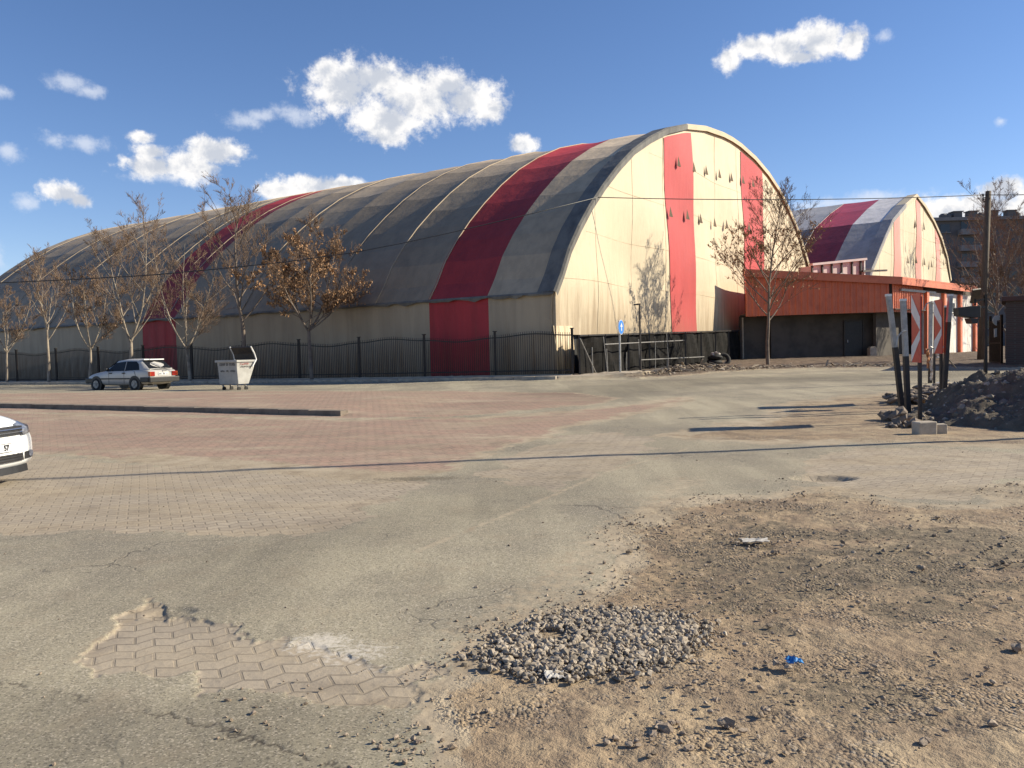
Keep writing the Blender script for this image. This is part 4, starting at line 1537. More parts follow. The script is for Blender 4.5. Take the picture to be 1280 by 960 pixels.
def tree(label, base, H, seed, trunk_h=.28, spread=.5, nl=11, bark='bark_pale', twig='twig_pale', leaves=0, leafmat='leaf', leafzone=(.2, 1), group=None, upw=.10, lean=(0, 0), dens=1.0, forks=1, name='bare_tree', leafsize=.10, r0=None):
    rg = random.Random(seed)
    root = empty(name, base, label, 'tree', group)
    tr, cr, lf = MB(), MB(), MB()
    tr.smooth = True
    b = Vector(base) - up * .15
    r0 = r0 or H * .0112
    tips = []
    # root flare and stem
    stems = []
    tp, trs, d = limb(tr, b, Vector((lean[0], lean[1], 1)), H * trunk_h + .15, r0 * 1.15, r0 * .86, rg, 5, 9, .025, .05)
    if forks == 1: stems.append((tp[-1], d, H * (1 - trunk_h) * .97, r0 * .84))
    else:
        for k in range(forks):
            a = 2 * PI * (k + rg.random() * .5) / forks
            stems.append((tp[-1], Vector((math.cos(a) * spread * .75, math.sin(a) * spread * .75, 1)), H * (1 - trunk_h) * rg.uniform(.72, 1.0), r0 * .62))

    def twigs(pts, rs, L, lev):
        n = int((5.6 if lev == 2 else 4.9) * dens + rg.random())
        for k in range(n):
            f = rg.uniform(.18, 1.0)
            i = min(int(f * (len(pts) - 1)), len(pts) - 2)
            q = pts[i].lerp(pts[i + 1], f * (len(pts) - 1) - i)
            dd = (pts[i + 1] - pts[i]).normalized()
            side = Vector((rg.gauss(0, 1), rg.gauss(0, 1), rg.gauss(0, .6))).normalized()
            dn = (dd * .9 + side * .75 + up * .18).normalized()
            l = L * rg.uniform(.32, .62) * (1.1 - f * .45)
            rr_ = max(.006, rs[i] * .45)
            p2, r2, _ = limb(cr, q, dn, l, rr_, .0045, rg, 3, 3 if lev > 1 else 4, .075, upw * .6)
            tips.append(p2)
            if lev < 3: twigs(p2, r2, l, lev + 1)

    for (p, d, L, r) in stems:
        sp_, sr_, _ = limb(tr, p, d, L, r, .012, rg, 10, 7, .05, .06 if forks == 1 else .16)
        m = nl if forks == 1 else max(4, nl // forks + 1)
        for k in range(m):
            f = (k + rg.random() * .7) / m * .92
            i = min(int(f * (len(sp_) - 1)), len(sp_) - 2)
            q = sp_[i].lerp(sp_[i + 1], f * (len(sp_) - 1) - i)
            a = k * 2.4 + rg.uniform(-.5, .5)
            dn = Vector((math.cos(a) * spread, math.sin(a) * spread, .62 + .35 * f)).normalized()
            l = L * (.62 - .40 * f) * rg.uniform(.75, 1.15)
            p2, r2, _ = limb(tr, q, dn, l, max(.014, sr_[i] * .52), .008, rg, 6, 5, .085, upw)
            tips.append(p2)
            twigs(p2, r2, l, 1)
        twigs(sp_[-5:], sr_[-5:], L * .35, 2)
    tr.build('trunk', M[bark], root)
    cr.build('twigs', M[twig], root)
    if leaves:
        zlo, zhi = base[2] + H * leafzone[0], base[2] + H * leafzone[1]
        n = 0
        tries = 0
        cl = [rg.random() for _ in tips]
        while n < leaves and tries < leaves * 8:
            tries += 1
            k = rg.randrange(len(tips))
            if cl[k] < .06: continue
            pts = tips[k]
            i = rg.randrange(len(pts) - 1)
            q = pts[i].lerp(pts[i + 1], rg.random())
            if not zlo < q.z < zhi: continue
            n += 1
            s = leafsize * rg.uniform(.6, 1.25)
            a = Vector((rg.gauss(0, .5), rg.gauss(0, .5), -1)).normalized() * s
            c = a.orthogonal().normalized()
            c = (Matrix.Rotation(rg.uniform(0, 2 * PI), 3, a) @ c) * s * .42
            bnd = a.cross(c).normalized() * s * .15
            lf.add([q, q + a * .45 + c + bnd, q + a, q + a * .45 - c + bnd], [(0, 1, 2, 3)])
        lf.build('dry_leaves', M[leafmat], root)
    return root


def tbase(u, v, s_front=.75):
    """trunk foot in the planting strip in front of the railing, below pixel column u"""
    r = ray(u, v)
    q = -s_front
    k = (Vector((FENCE0.x, FENCE0.y, 0)) + FNv * q).dot(FNv) / Vector((r.x, r.y, 0)).dot(FNv)
    x, y = r.x * k, r.y * k
    return Vector((x, y, float(base_z(x, y)) + .1))


def hgt(b, v, u): return at(u, v, b.y).z - b.z


GRP = 'bare street trees along the iron fence'
for (u, vt, seed, kw, lab) in [
        (390, 272, 11, dict(trunk_h=.30, spread=1.25, nl=22, bark='bark_brown', twig='twig', leaves=6200, leafmat='leaf', leafzone=(.28, .97), forks=5, leafsize=.115, dens=1.75), 'broad street tree thick with brown dry leaves before the iron fence'),
        (306, 236, 22, dict(trunk_h=.30, spread=.72, nl=18, bark='bark_brown', twig='twig', dens=1.2, leaves=160, leafmat='leaf', leafzone=(.3, .6), leafsize=.2), 'tallest bare street tree, standing behind the waste container'),
        (238, 296, 33, dict(trunk_h=.22, spread=.95, nl=16, forks=4, twig='twig', dens=1.2), 'low forked bare street tree between the hatchback and waste container'),
        (166, 252, 44, dict(trunk_h=.22, spread=.66, nl=20, forks=2, twig='twig', dens=1.25), 'tall pale twin stemmed bare tree rising behind the hatchback'),
        (112, 330, 55, dict(trunk_h=.27, spread=.95, nl=16, forks=4, twig='twig', leaves=400, leafmat='leaf_dull', leafsize=.12, dens=1.3), 'bushy brown bare tree left of the tall twin stemmed one'),
        (61, 318, 66, dict(trunk_h=.32, spread=.62, nl=15, twig='twig', dens=1.15), 'slim bare tree with white lower trunk near the left edge'),
        (9, 356, 77, dict(trunk_h=.30, spread=.9, nl=15, forks=4, twig='twig', dens=1.25), 'small rounded bare tree at the very left edge of the fence')]:
    b = tbase(u, 478)
    tree(lab, b, hgt(b, vt, u), seed, group=GRP, **kw)
# small tree on the right in front of the red building
b = at(960, 460, 47.3)
b.z = T(b.x, b.y) + .05
tree('young tree with sparse dead leaves before the red building corner', b, hgt(b, 214, 960) * .90, 88, trunk_h=.24, spread=.80, nl=24, twig='twig', bark='bark_brown', leaves=1300, leafmat='leaf', leafzone=(.22, .8), upw=.10, leafsize=.12, dens=1.25, r0=.10)
# thicket on the right behind the pole
for i, (u, vt, D, kw, lab) in enumerate([
        (1246, 236, 66, dict(nl=16, spread=.6, dens=1.3), 'tall bare tree just right of the utility pole, before the apartments'),
        (1272, 250, 58, dict(nl=14, spread=.8, forks=3, dens=1.3), 'wide bare tree at the right edge above the brick hut'),
        (1226, 268, 84, dict(nl=13, spread=.6, dens=1.2), 'thin bare tree behind the utility pole, left of the taller one'),
        (1258, 300, 47, dict(nl=12, spread=.9, forks=4, dens=1.4, leaves=500, leafmat='leaf_dull', leafsize=.12), 'low brown bushy tree close behind the brick hut'),
        (1300, 262, 70, dict(nl=14, spread=.8, forks=3, dens=1.2), 'bare tree reaching in from beyond the right edge')]):
    b = at(u, 440, D)
    b.z = T(b.x, b.y)
    tree(lab, b, hgt(b, vt, u), 100 + i, trunk_h=.22, bark='bark_brown', twig='twig', group='bare trees behind the brick hut', **kw)

# ------------------------------------------------------------------ utility pole, cables
b = at(1226, 447, 47)
b.z = T(b.x, b.y)
tp_ = at(1235.5, 239, 47)
pl = empty('utility_pole', b, 'leaning wooden utility pole carrying a thin overhead cable', 'utility pole')
mb = MB()
mb.smooth = True
mb.tube([b - up * .3, b.lerp(tp_, .5), tp_], [.22, .19, .15], 12)
mb.build('shaft', M['wood_pole'], pl)
mb = MB()
for z in (.35, .6):
    q = tp_ - up * z
    mb.tube([q + Vector((-.14, 0, 0)), q + Vector((-.30, 0, .0)), q + Vector((-.30, 0, .14))], .025, 6)
    mb.tube([q + Vector((-.30, 0, .10)), q + Vector((-.30, 0, .22))], [.05, .035], 8)
mb.build('insulator', M['dark_steel'], pl)
ht = at(746, 249, 41.3)


def cable(name, pts, r, lab):
    mb = MB()
    mb.smooth = True
    mb.tube(pts, r, 5)
    return tag(mb.build(name, M['black'], origin=pts[0]), lab, 'cable')


def sagline(p, q, sag, n=24):
    return [p.lerp(q, k / n) - up * sag * 4 * (k / n) * (1 - k / n) for k in range(n + 1)]


cable('overhead_cable', sagline(tp_ - up * .2 + Vector((-.3, 0, 0)), ht + Vector((0, -.5, 0)), .18), .022, 'overhead cable from the utility pole to the hall front')
cable('overhead_cable', sagline(tp_ - up * .2 + Vector((-.3, 0, 0)), at(1420, 236, 44), .1, 8), .022, 'short overhead cable leaving the utility pole to the right')
cp_ = [at(u, v, D) for u, v, D in ((746, 249, 41), (640, 273, 40), (560, 291.5, 39), (500, 304.5, 38), (440, 316, 37.5), (360, 327, 37), (280, 335.5, 36.5), (187, 344, 36), (90, 349.5, 35.5), (0, 353.5, 35), (-120, 357, 34))]
cp_[0] = ht + Vector((0, -.5, 0))
cable('overhead_cable', cp_, .022, 'overhead cable sagging left across the grey hall roof')

# tall unseen pole standing out of frame on the right; its long shadow crosses the road
ls = (Vector((8.22, 13.27, 0)) - Vector((-6.72, 10.77, 0))).normalized()
pb = Vector((8.22, 13.27, 0)) + SUN_H * 5.2
pb.z = T(pb.x, pb.y)
lc = empty('unseen_pole', pb, 'tall unseen grey pole outside the right edge casting the long shadow', 'lamp post')
mb = MB()
mb.tube([pb - up * .2, pb + up * 14.2], [.10, .055], 10)
mb.build('shaft', M['galv'], lc)
mb = MB()
mb.box(pb + up * .25, (.36, .36, .5))
mb.build('base', M['concrete'], lc, bevel=.02)

# ------------------------------------------------------------------ hazard panels, posts
def steel_post(u0, v0, u1, v1, w, lab, topmat='galv', D=None, split=.45, brace=None):
    b = ground(u0, v0) if D is None else at(u0, v0, D)
    t_ = at(u1, v1, b.y)
    root = empty('steel_post', b, lab, 'post', 'steel posts stuck in the dirt by the heap')
    mid = t_.lerp(b, split)
    mb = MB()
    mb.bar(b - up * .25 - (t_ - b) * .0, mid, w)
    mb.build('lower_tube', M['dark_steel'], root)
    mb = MB()
    mb.bar(mid, t_, w * .96)
    mb.build('upper_tube', M[topmat], root)
    mb = MB()
    mb.box(t_, (w * 1.1, w * 1.1, .05))
    mb.build('cap', M['white_paint'], root)  # white end piece paints the sunlit top of the tube
    if brace:
        mb = MB()
        pts = [at(u, v, b.y - .08) for u, v in brace]
        mb.tube(pts, .018, 6)
        mb.build('bracket', M['galv'], root)
    return root


steel_post(1129, 513, 1110.5, 369, .10, 'steel post leaning far left, leftmost of the cluster')
steel_post(1135.5, 515, 1128.8, 375, .10, 'steel post with bent bracket, second from the left', brace=((1133, 414), (1128, 414.5), (1122.5, 420), (1120.5, 433)), split=.5)
steel_post(1162.5, 479, 1163.5, 378, .10, 'steel post with hoop and rags tied round its middle', brace=((1155, 388), (1158, 380), (1164, 377), (1169, 381), (1172, 392)), split=.7)
steel_post(1167.5, 486, 1168.5, 382, .05, 'thin dark steel post just right of the hooped one', 'dark_steel')
steel_post(1178.5, 503, 1188, 369, .095, 'steel post leaning right beside the second striped panel', split=.25)
steel_post(1181, 494, 1182, 383, .05, 'short thin dark steel post, rightmost of the cluster', 'dark_steel')


def hazard(u0, v0, u, vt, vb, wpx, lab, ang):
    b = ground(u0, v0)
    root = empty('hazard_panel', b, lab, 'road sign', 'red and white chevron hazard panels')
    zt, zb_ = at(u, vt, b.y).z, at(u, vb, b.y).z
    n_ = Vector((-math.cos(ang), math.sin(ang), 0))
    s_ = Vector((n_.y, -n_.x, 0))                                      # to the right as seen from the panel front
    vd = Vector((b.x, b.y, 0)).normalized()
    w = wpx * b.y / F_PX / abs(s_.cross(vd).z)
    w = min(w, .62)
    mb = MB()
    mb.bar(b - up * .3, b + up * (zt - b.z - .05) - n_ * .0, .06)
    mb.build('post', M['dark_steel'], root)
    H = zt - zb_
    c = b + n_ * .05
    mb = MB()
    P_ = lambda x, z, o=0: c + s_ * (x * w / 2) + up * (zt - b.z - H + z * H) + n_ * o
    mb.prism([P_(-1, 0), P_(1, 0), P_(1, 1), P_(-1, 1)], n_ * .02)
    pan = mb.build('panel', M['red_refl'], root)
    if s_.x < 0: sg = -1
    else: sg = 1
    mb = MB()
    for lo in (0,):                                                    # one white chevron pointing left: two slanted bands
        mb.prism([P_(sg, 1.0, .0225), P_(-sg, .66, .0225), P_(-sg, .47, .0225), P_(sg, .74, .0225)], n_ * .004)
        mb.prism([P_(-sg, .53 - .06, .0225), P_(-sg, .34, .0225), P_(sg, .0, .0225), P_(sg, .24, .0225)], n_ * .004)
    mb.build('white_chevron', M['white_refl'], pan)
    return root


hazard(1150, 527, 1146, 367.5, 453, 11.5, 'tall red and white chevron panel nearest to the road', R(12))
hazard(1176.5, 502, 1176, 374.5, 442, 10, 'red and white chevron panel behind, partly hidden by a leaning post', R(12))
# rags, cable ends on the posts
rg_ = random.Random(9)


def rag(u, v, D, w, h, mat, lab):
    c = at(u, v, D)
    rows = []
    for i in range(9):
        f = i / 8
        rows.append([c + Vector(((j / 4 - .5) * w * (1 - .5 * f) + rg_.gauss(0, .02), rg_.gauss(0, .03), -f * h)) for j in range(5)])
    mb = MB()
    mb.grid(rows)
    o = mb.build('rag', mat, origin=c)
    s = o.modifiers.new('thick', 'SOLIDIFY')
    s.thickness = .012
    tag(o, lab, 'rag', 'rags tied to the steel posts')


D3 = ground(1162.5, 479).y - .12
rag(1160, 436, D3, .12, .62, M['rag_orange'], 'orange stained rag hanging on the hooped steel post')
rag(1165, 446, D3 - .05, .16, .75, M['rag'], 'long dirty white rag hanging on the hooped steel post')
rag(1172, 437, D3 - .2, .30, .30, M['rag'], 'short bunched white rag between the hooped and leaning posts')
pts = [at(u, v, D3 - .1) for u, v in ((1183, 446), (1189, 453), (1194.5, 460))]
mb = MB()
mb.tube(pts, .02, 6)
tag(mb.build('bent_rod', M['dark_plaster'], origin=pts[-1]), 'thin pale rod sticking out right of the leaning post', 'rod')
pts = [at(u, v, D3 - .15) for u, v in ((1163, 433), (1170, 438), (1178, 435), (1181, 432))]
mb = MB()
mb.tube(pts, .02, 6)
tag(mb.build('tie_wire', M['galv'], origin=pts[0]), 'grey wire tied between the steel posts at half height', 'wire')

# solar flasher on a thin black post
b = at(1232, 474, 19.5)
b.z = T(b.x, b.y)
sl_ = empty('solar_flasher', b, 'black warning lamp box with tilted solar panel on a thin post', 'warning light')
tz = at(1231.5, 368, 19.5)
mb = MB()
mb.bar(b - up * .1, Vector((b.x, b.y, tz.z)), .06)
mb.build('post', M['black_iron'], sl_)
cpn = at(1216.5, 369, 19.35)
mb = MB()
pn = Vector((.35, -.55, .75)).normalized()
px_ = Vector((.84, .54, 0)).normalized()
c4 = [at(u, v, D) for u, v, D in ((1212, 378, 19.75), (1222.5, 377, 19.85), (1225.5, 360, 19.35), (1215.5, 361.5, 19.25))]
nq = (c4[1] - c4[0]).cross(c4[3] - c4[0]).normalized()
if nq.z < 0: nq = -nq
mb.prism(c4, -nq * .035)
pnl = mb.build('solar_panel', M['dark_steel'], sl_)
mb = MB()
cc = sum(c4, Vector()) / 4
mb.prism([cc + (p - cc) * .92 + nq * .003 for p in c4], nq * .003)
mb.build('solar_cells', M['solar'], pnl)
mb = MB()
h4 = [at(u, v, 19.3) for u, v in ((1198, 384.5), (1198.8, 394.5), (1214, 397), (1226, 397), (1226, 382), (1214, 382.5))]
mb.prism(h4, (.02, .28, 0))
mb.build('lamp_head', M['black'], sl_, bevel=.01)
mb = MB()
h4 = [at(u, v, 19.25) for u, v in ((1213, 397.5), (1215.5, 404), (1221, 404.5), (1225, 398))]
mb.prism(h4, (.02, .3, 0))
mb.build('battery_box', M['black'], sl_)
mb = MB()
mb.bar(at(1219, 384, 19.45), at(1232, 384, 19.5), .05)
mb.bar(at(1219, 376, 19.5), at(1232, 374, 19.5), .04)
mb.bar(at(1219, 381, 19.42), at(1219, 374, 19.5), .04)
mb.build('bracket', M['dark_steel'], sl_)

# ------------------------------------------------------------------ heap, clods, blocks, white debris
hc = Vector((12.1, 16.2, 0))
hr = Vector((4.05, 3.35, 0))
mb = MB()
mb.smooth = True
nx_, ny_ = 230, 190
xs = np.linspace(hc.x - hr.x * 1.25, hc.x + hr.x * 1.25, nx_)
ys = np.linspace(hc.y - hr.y * 1.3, hc.y + hr.y * 1.3, ny_)
HX, HY = np.meshgrid(xs, ys)
rq = np.sqrt(((HX - hc.x) / hr.x) ** 2 + ((HY - hc.y) / hr.y) ** 2) + (fbm(HX * .9, HY * .9, 4, 51) - .5) * .45
HZ = 1.82 * np.clip(1 - rq, 0, 1) ** .85 * (1 - .12 * np.clip(1 - rq, 0, 1))
HZ = HZ + (fbm(HX * 2.2, HY * 2.2, 4, 52) - .5) * .35 * np.clip((1.05 - rq) * 3, 0, 1) + (fbm(HX * 8, HY * 8, 3, 53) - .5) * .13 * np.clip((1.1 - rq) * 4, 0, 1)
HZ = HZ + terrain(HX, HY) - .10 - .25 * np.clip((rq - 1.05) * 4, 0, 1)


def heap_z(x, y):
    i = int(np.clip((x - xs[0]) / (xs[1] - xs[0]), 0, nx_ - 1))
    j = int(np.clip((y - ys[0]) / (ys[1] - ys[0]), 0, ny_ - 1))
    return HZ[j, i], rq[j, i]


mb.grid([[(HX[j, i], HY[j, i], HZ[j, i]) for i in range(nx_)] for j in range(ny_)])
mh, th_ = newmat('dark_earth_heap')
ph = th_.n('ShaderNodeNewGeometry').outputs['Position']
n1_, n2_ = th_.noise(ph, 3, 6, .65), th_.noise(ph, 32, 4, .7)
ch_ = th_.mix(th_.ramp(n1_, .38, .66), (.12, .10, .077), (.19, .158, .12))
ch_ = th_.mix(th_.ramp(n2_, .58, .70, 0, .7), ch_, (.21, .18, .145))
th_.out(ch_, .95, 0, n2_, 1.0, .05, .2)
hp = empty('earth_heap', (hc.x, hc.y, T(hc.x, hc.y)), 'dark heap of dug up asphalt and earth at the right edge', 'heap')
mb.build('earth', mh, hp)
mb = MB()
rng = random.Random(77)
for k in range(5200):
    x, y = rng.uniform(xs[0], xs[-1]), rng.uniform(ys[0], ys[-1])
    z, q = heap_z(x, y)
    if q > 1.12 or rng.random() < (q - .7) * .8: continue
    r = min(.11, .014 + rng.expovariate(1 / .017))
    mb.rock((x, y, z + r * .25), r, rng, .8)
o = mb.build('stones', M['dark_stone'], hp)
tag(o, kind='stuff')
for (u, v, r, lab) in [(1113, 523, .19, 'big dark soil clod left of the first chevron panel'), (1127, 527, .16, 'middle dark soil clod at the foot of the leaning posts'), (1136, 531, .13, 'low dark soil clod beside the pale blocks'), (1118, 531, .10, 'small front clod in the dark clod cluster')]:
    g = ground(u, v + 3)
    mb = MB()
    for k in range(6):
        mb.rock((g.x + rng.gauss(0, r * .5), g.y + rng.gauss(0, r * .4), g.z + r * .5 + rng.gauss(0, r * .25)), r * rng.uniform(.55, .9), rng, .8)
    tag(mb.build('soil_clod', M['clod'], origin=g), lab, 'clod', 'dark soil clods left of the heap')
for (u, v, sz, ang, lab) in [(1159, 543, (.33, .24, .235), .12, 'larger pale concrete block at the foot of the chevron panel'), (1176, 542, (.26, .22, .18), -.25, 'smaller pale concrete block touching the larger one')]:
    g = ground(u, v)
    mb = MB()
    ax_ = (math.cos(ang), math.sin(ang), .03)
    mb.box((g.x, g.y + .1, g.z + sz[2] / 2 - .02), sz, ax_, (-math.sin(ang), math.cos(ang), 0))
    tag(mb.build('concrete_block', M['concrete'], origin=g, bevel=.02), lab, 'block', 'concrete blocks by the heap')
mb = MB()
for k in range(46):
    u, v = rng.uniform(1166, 1212), rng.uniform(484, 502)
    if v > 490 and u > 1195: continue
    g = ground(u, v)
    z, q = heap_z(g.x, g.y)
    mb.rock((g.x, g.y, max(z, g.z) + .06), rng.uniform(.03, .10), rng, .6)
for k in range(6):
    g = ground(rng.uniform(1172, 1205), rng.uniform(484, 492))
    d = Vector((rng.uniform(-1, 1), rng.uniform(-.5, .5), rng.uniform(-.2, .3))).normalized() * .25
    c = g + up * .15
    mb.bar(c - d, c + d, .10, .05)
tag(mb.build('broken_plaster', M['scrap_white'], origin=ground(1185, 495)), 'broken white plaster lumps behind the posts on the heap edge', 'rubble')
heap_bits('dirt_mound', [(1140, 505), (1165, 498), (1190, 490)], 420, .07, .16, .16, M['clod'], 'low brown dirt mound behind the chevron panels', 'mound', .45)

# ------------------------------------------------------------------ waste container
bb = ground(285, 487.5)
bz_ = float(base_z(bb.x, bb.y))
bb.z = bz_
bn = empty('waste_container', bb, 'galvanised wheeled waste container with its lid open', 'waste container')
bx_, by_ = -FAv, FNv                                                   # right along the fence, into the hall
bx_ = (Matrix.Rotation(R(-4), 3, 'Z') @ bx_)
by_ = Vector((-bx_.y, bx_.x, 0))


def bp(x, y, z): return bb + bx_ * x + by_ * y + up * z


wb, wt, db, dt = 1.10, 1.16, .56, .92                                  # body tapers to the bottom
mb = MB()
lo = [bp(-wb / 2, .05, .27), bp(wb / 2, .05, .27), bp(wb / 2, .05 + db, .27), bp(-wb / 2, .05 + db, .27)]
mi = [bp(-wt / 2 + .03, .0, .95), bp(wt / 2 - .03, .0, .95), bp(wt / 2 - .03, dt, .95), bp(-wt / 2 + .03, dt, .95)]
hi = [bp(-wt / 2, -.02, 1.22), bp(wt / 2, -.02, 1.22), bp(wt / 2, dt, 1.22), bp(-wt / 2, dt, 1.22)]
ii = [bp(-wt / 2 + .04, .03, 1.22), bp(wt / 2 - .04, .03, 1.22), bp(wt / 2 - .04, dt - .04, 1.22), bp(-wt / 2 + .04, dt - .04, 1.22)]
il = [p + (sum(lo, Vector()) / 4 - p) * .08 + up * .05 for p in lo]
mb.grid([lo, mi, hi, ii, il], True)
mb.poly(lo[::-1])
mb.poly(il)
mb.build('body', M['bin_metal'], bn, bevel=.02)
mb = MB()
for y in (-.04, dt + .02): mb.bar(bp(-wt / 2 - .06, y, 1.20), bp(wt / 2 + .06, y, 1.20), .06, .09)
for x in (-wt / 2 - .02, wt / 2 + .02): mb.bar(bp(x, -.04, 1.20), bp(x, dt, 1.20), .05, .08)
mb.build('rim', M['bin_metal'], bn, bevel=.008)
mb = MB()
lidpts = [(dt + .02, 1.26), (dt - .04, 1.50), (dt - .20, 1.76)]
mb.grid([[bp(-wt / 2, y, z), bp(wt / 2, y, z)] for y, z in lidpts])
o = mb.build('lid', M['dark_steel'], bn)
s = o.modifiers.new('thick', 'SOLIDIFY')
s.thickness = .04
for sx_s in (-1, 1):
    mb = MB()
    mb.tube([bp(sx_s * (wt / 2 + .05), .75, .95), bp(sx_s * (wt / 2 + .05), dt + .05, 1.26), bp(sx_s * (wt / 2 + .03), dt - .02, 1.50), bp(sx_s * (wt / 2 + .03), dt - .20, 1.79)], .035, 6)
    mb.build('lid_arm', M['white_paint'], bn)
for x in (-.44, .42):
    for y in (.12, .50):
        mb = MB()
        mb.bar(bp(x, y, .27), bp(x + .02, y + .04, .12), .06)
        lg = mb.build('caster', M['galv'], bn)
        mb = MB()
        mb.disc(bp(x + .03, y + .05, .08), bx_, .085, .05, 14)
        mb.build('wheel', M['rubber'], lg)


def text(body, loc, xdir, nrm_, size, mat, parent, name='lettering', sx=1.0):
    cu_ = bpy.data.curves.new(name, 'FONT')
    cu_.body, cu_.size, cu_.align_x, cu_.align_y, cu_.extrude = body, size, 'CENTER', 'CENTER', .002
    cu_.offset = .004 * size / .1
    tmp = bpy.data.objects.new('tmp', cu_)
    COL.objects.link(tmp)
    dg = bpy.context.evaluated_depsgraph_get()
    me = bpy.data.meshes.new_from_object(tmp.evaluated_get(dg))
    bpy.data.objects.remove(tmp)
    me.name = name
    x = Vector(xdir).normalized()
    z = Vector(nrm_).normalized()
    y = z.cross(x).normalized()
    off = ORG.get(parent.name, Vector())
    Mx = Matrix((x * sx, y, z)).transposed().to_4x4()
    Mx.translation = Vector(loc) - off
    me.transform(Mx)
    me.materials.clear()
    me.materials.append(mat)
    o = bpy.data.objects.new(name, me)
    COL.objects.link(o)
    o.parent = parent
    ORG[o.name] = off
    return o


# two rows of worn stencilled letters (unreadable in the photograph): short dark strokes
def worn_words(words, row, h, mat, fpt, nm):
    mb = MB()
    q = random.Random(len(words) * 7 + int(row * 100))
    for x0, x1 in words:
        x = x0
        while x < x1:
            w = q.uniform(.03, .05)
            for k in range(3):
                if q.random() < .8:
                    a = x + q.uniform(0, .02)
                    z = row + q.choice((-h / 2, 0, h / 2)) * .8
                    mb.bar(fpt(a, z), fpt(a + w * .8, z + q.uniform(-.01, .01)), .014, .006)
            mb.bar(fpt(x, row - h / 2), fpt(x, row + h / 2), .014, .006)
            x += w + .025
    return mb.build(nm, mat, bn)


ff = lambda x, z: bp(x, -.022, z)
worn_words([(-.40, -.12), (-.02, .06), (.16, .46)], 1.07, .10, M['text'], ff, 'stencil_lettering')
worn_words([(-.38, -.16), (-.04, .08), (.20, .44)], .80, .07, M['text'], lambda x, z: bp(x, .002, z), 'stencil_lettering')
fs = lambda y, z: bp(wt / 2 + .008, y, z)
worn_words([(.16, .58)], 1.08, .07, M['text_red'], fs, 'side_lettering')
worn_words([(.2, .55), (.62, .74)], .97, .05, M['text'], fs, 'side_lettering')

# ------------------------------------------------------------------ cars
def loft(stn, sect, mb):
    rows = []
    for s in stn: rows.append(sect(*s))
    mb.grid(rows, True)
    mb.poly(rows[0][::-1])
    mb.poly(rows[-1])


def wheel(parent, cpt, ax, r, w, hub='galv', spokes=5):
    mb = MB()
    mb.smooth = False
    c = Vector(cpt)
    ax = Vector(ax).normalized()
    prof = [(-w / 2, r * .66), (-w / 2, r * .94), (-w * .38, r), (w * .38, r), (w / 2, r * .94), (w / 2, r * .66)]
    u = up
    v = ax.cross(u).normalized()
    rows = []
    for k in range(25):
        a = 2 * PI * k / 24
        rows.append([c + ax * x + (u * math.cos(a) + v * math.sin(a)) * q for x, q in prof])
    mb.smooth = True
    mb.grid(rows)
    wh = mb.build('wheel', M['rubber'], parent)
    mb = MB()
    mb.disc(c + ax * (w * .505), ax, r * .60, .012, 24)
    for k in range(spokes):
        a = 2 * PI * k / spokes
        d = u * math.cos(a) + v * math.sin(a)
        mb.box(c + ax * (w * .56) + d * r * .34, (r * .5, r * .16, .02), d, ax.cross(d))
    mb.disc(c + ax * (w * .58), ax, r * .16, .04, 12)
    mb.build('rim', M[hub], wh)
    return wh


def car(root, S, paint, fwd, origin):
    """S: dict of body stations; local x forward from the rear bumper, y left"""
    f = Vector((*fwd, 0)).normalized()
    l = Vector((-f.y, f.x, 0))
    o0 = Vector(origin)
    Lp = lambda x, y, z: o0 + f * x + l * y + up * z

    def sect(x, w, zb, zs, zt, wt=None):
        wt = wt or w * .93
        pts = []
        for sg in (1, -1):
            h = [(0.0, zb), (w * .80, zb), (w * .97, zb + .10), (w, zb + (zs - zb) * .45), (w * .99, zs - .10), (wt + (w - wt) * .35, zs - .02), (wt, zs + .01), (wt * .6, zt - (zt - zs) * .25), (0.0, zt)]
            pts.append([Lp(x, y * sg, z) for y, z in (h if sg > 0 else h[::-1])])
        return pts[0] + pts[1][1:-1]
    mb = MB()
    mb.smooth = True
    loft(S['body'], sect, mb)
    bo = mb.build('body', paint, root)
    bo.modifiers.new('sub', 'SUBSURF').levels = 1
    bo.modifiers['sub'].render_levels = 1
    for nm in ('roof',):
        mb = MB()
        mb.smooth = True
        rows = []
        for (x, wbm, zb, wr, zr) in S['cabin']:
            h = [(wbm, zb), (wr + (wbm - wr) * .15, zb + (zr - zb) * .82), (wr * .94, zr - .035), (wr * .5, zr), (0, zr + .012)]
            rows.append([Lp(x, y, z) for y, z in h] + [Lp(x, -y, z) for y, z in h[::-1][1:]])
        mb.grid(rows)
        mb.build('roof', paint, root)
    for (nm, pts) in S['glass']:
        mb = MB()
        P_ = [Lp(*p) for p in pts]
        nn_ = (P_[1] - P_[0]).cross(P_[2] - P_[0]).normalized()
        c = sum(P_, Vector()) / len(P_)
        if nn_.dot(c - Lp(S['L'] / 2, 0, 1.0)) < 0: nn_ = -nn_
        mb.prism([p + nn_ * .004 for p in P_], nn_ * .008)
        mb.build(nm, M['glass'], root)
    for x in S['axles']:
        for sg in (1, -1):
            mb = MB()                                                   # dark wheel housing
            mb.disc(Lp(x, sg * (S['W'] / 2 - .085), S['wr'] + .02), l, S['wr'] + .065, .19, 28)
            mb.build('wheel_arch', M['black'], root)
            wheel(root, Lp(x, sg * (S['W'] / 2 - .075), S['wr']), l * sg, S['wr'], .19, S.get('hub', 'galv'))
    return Lp, f, l


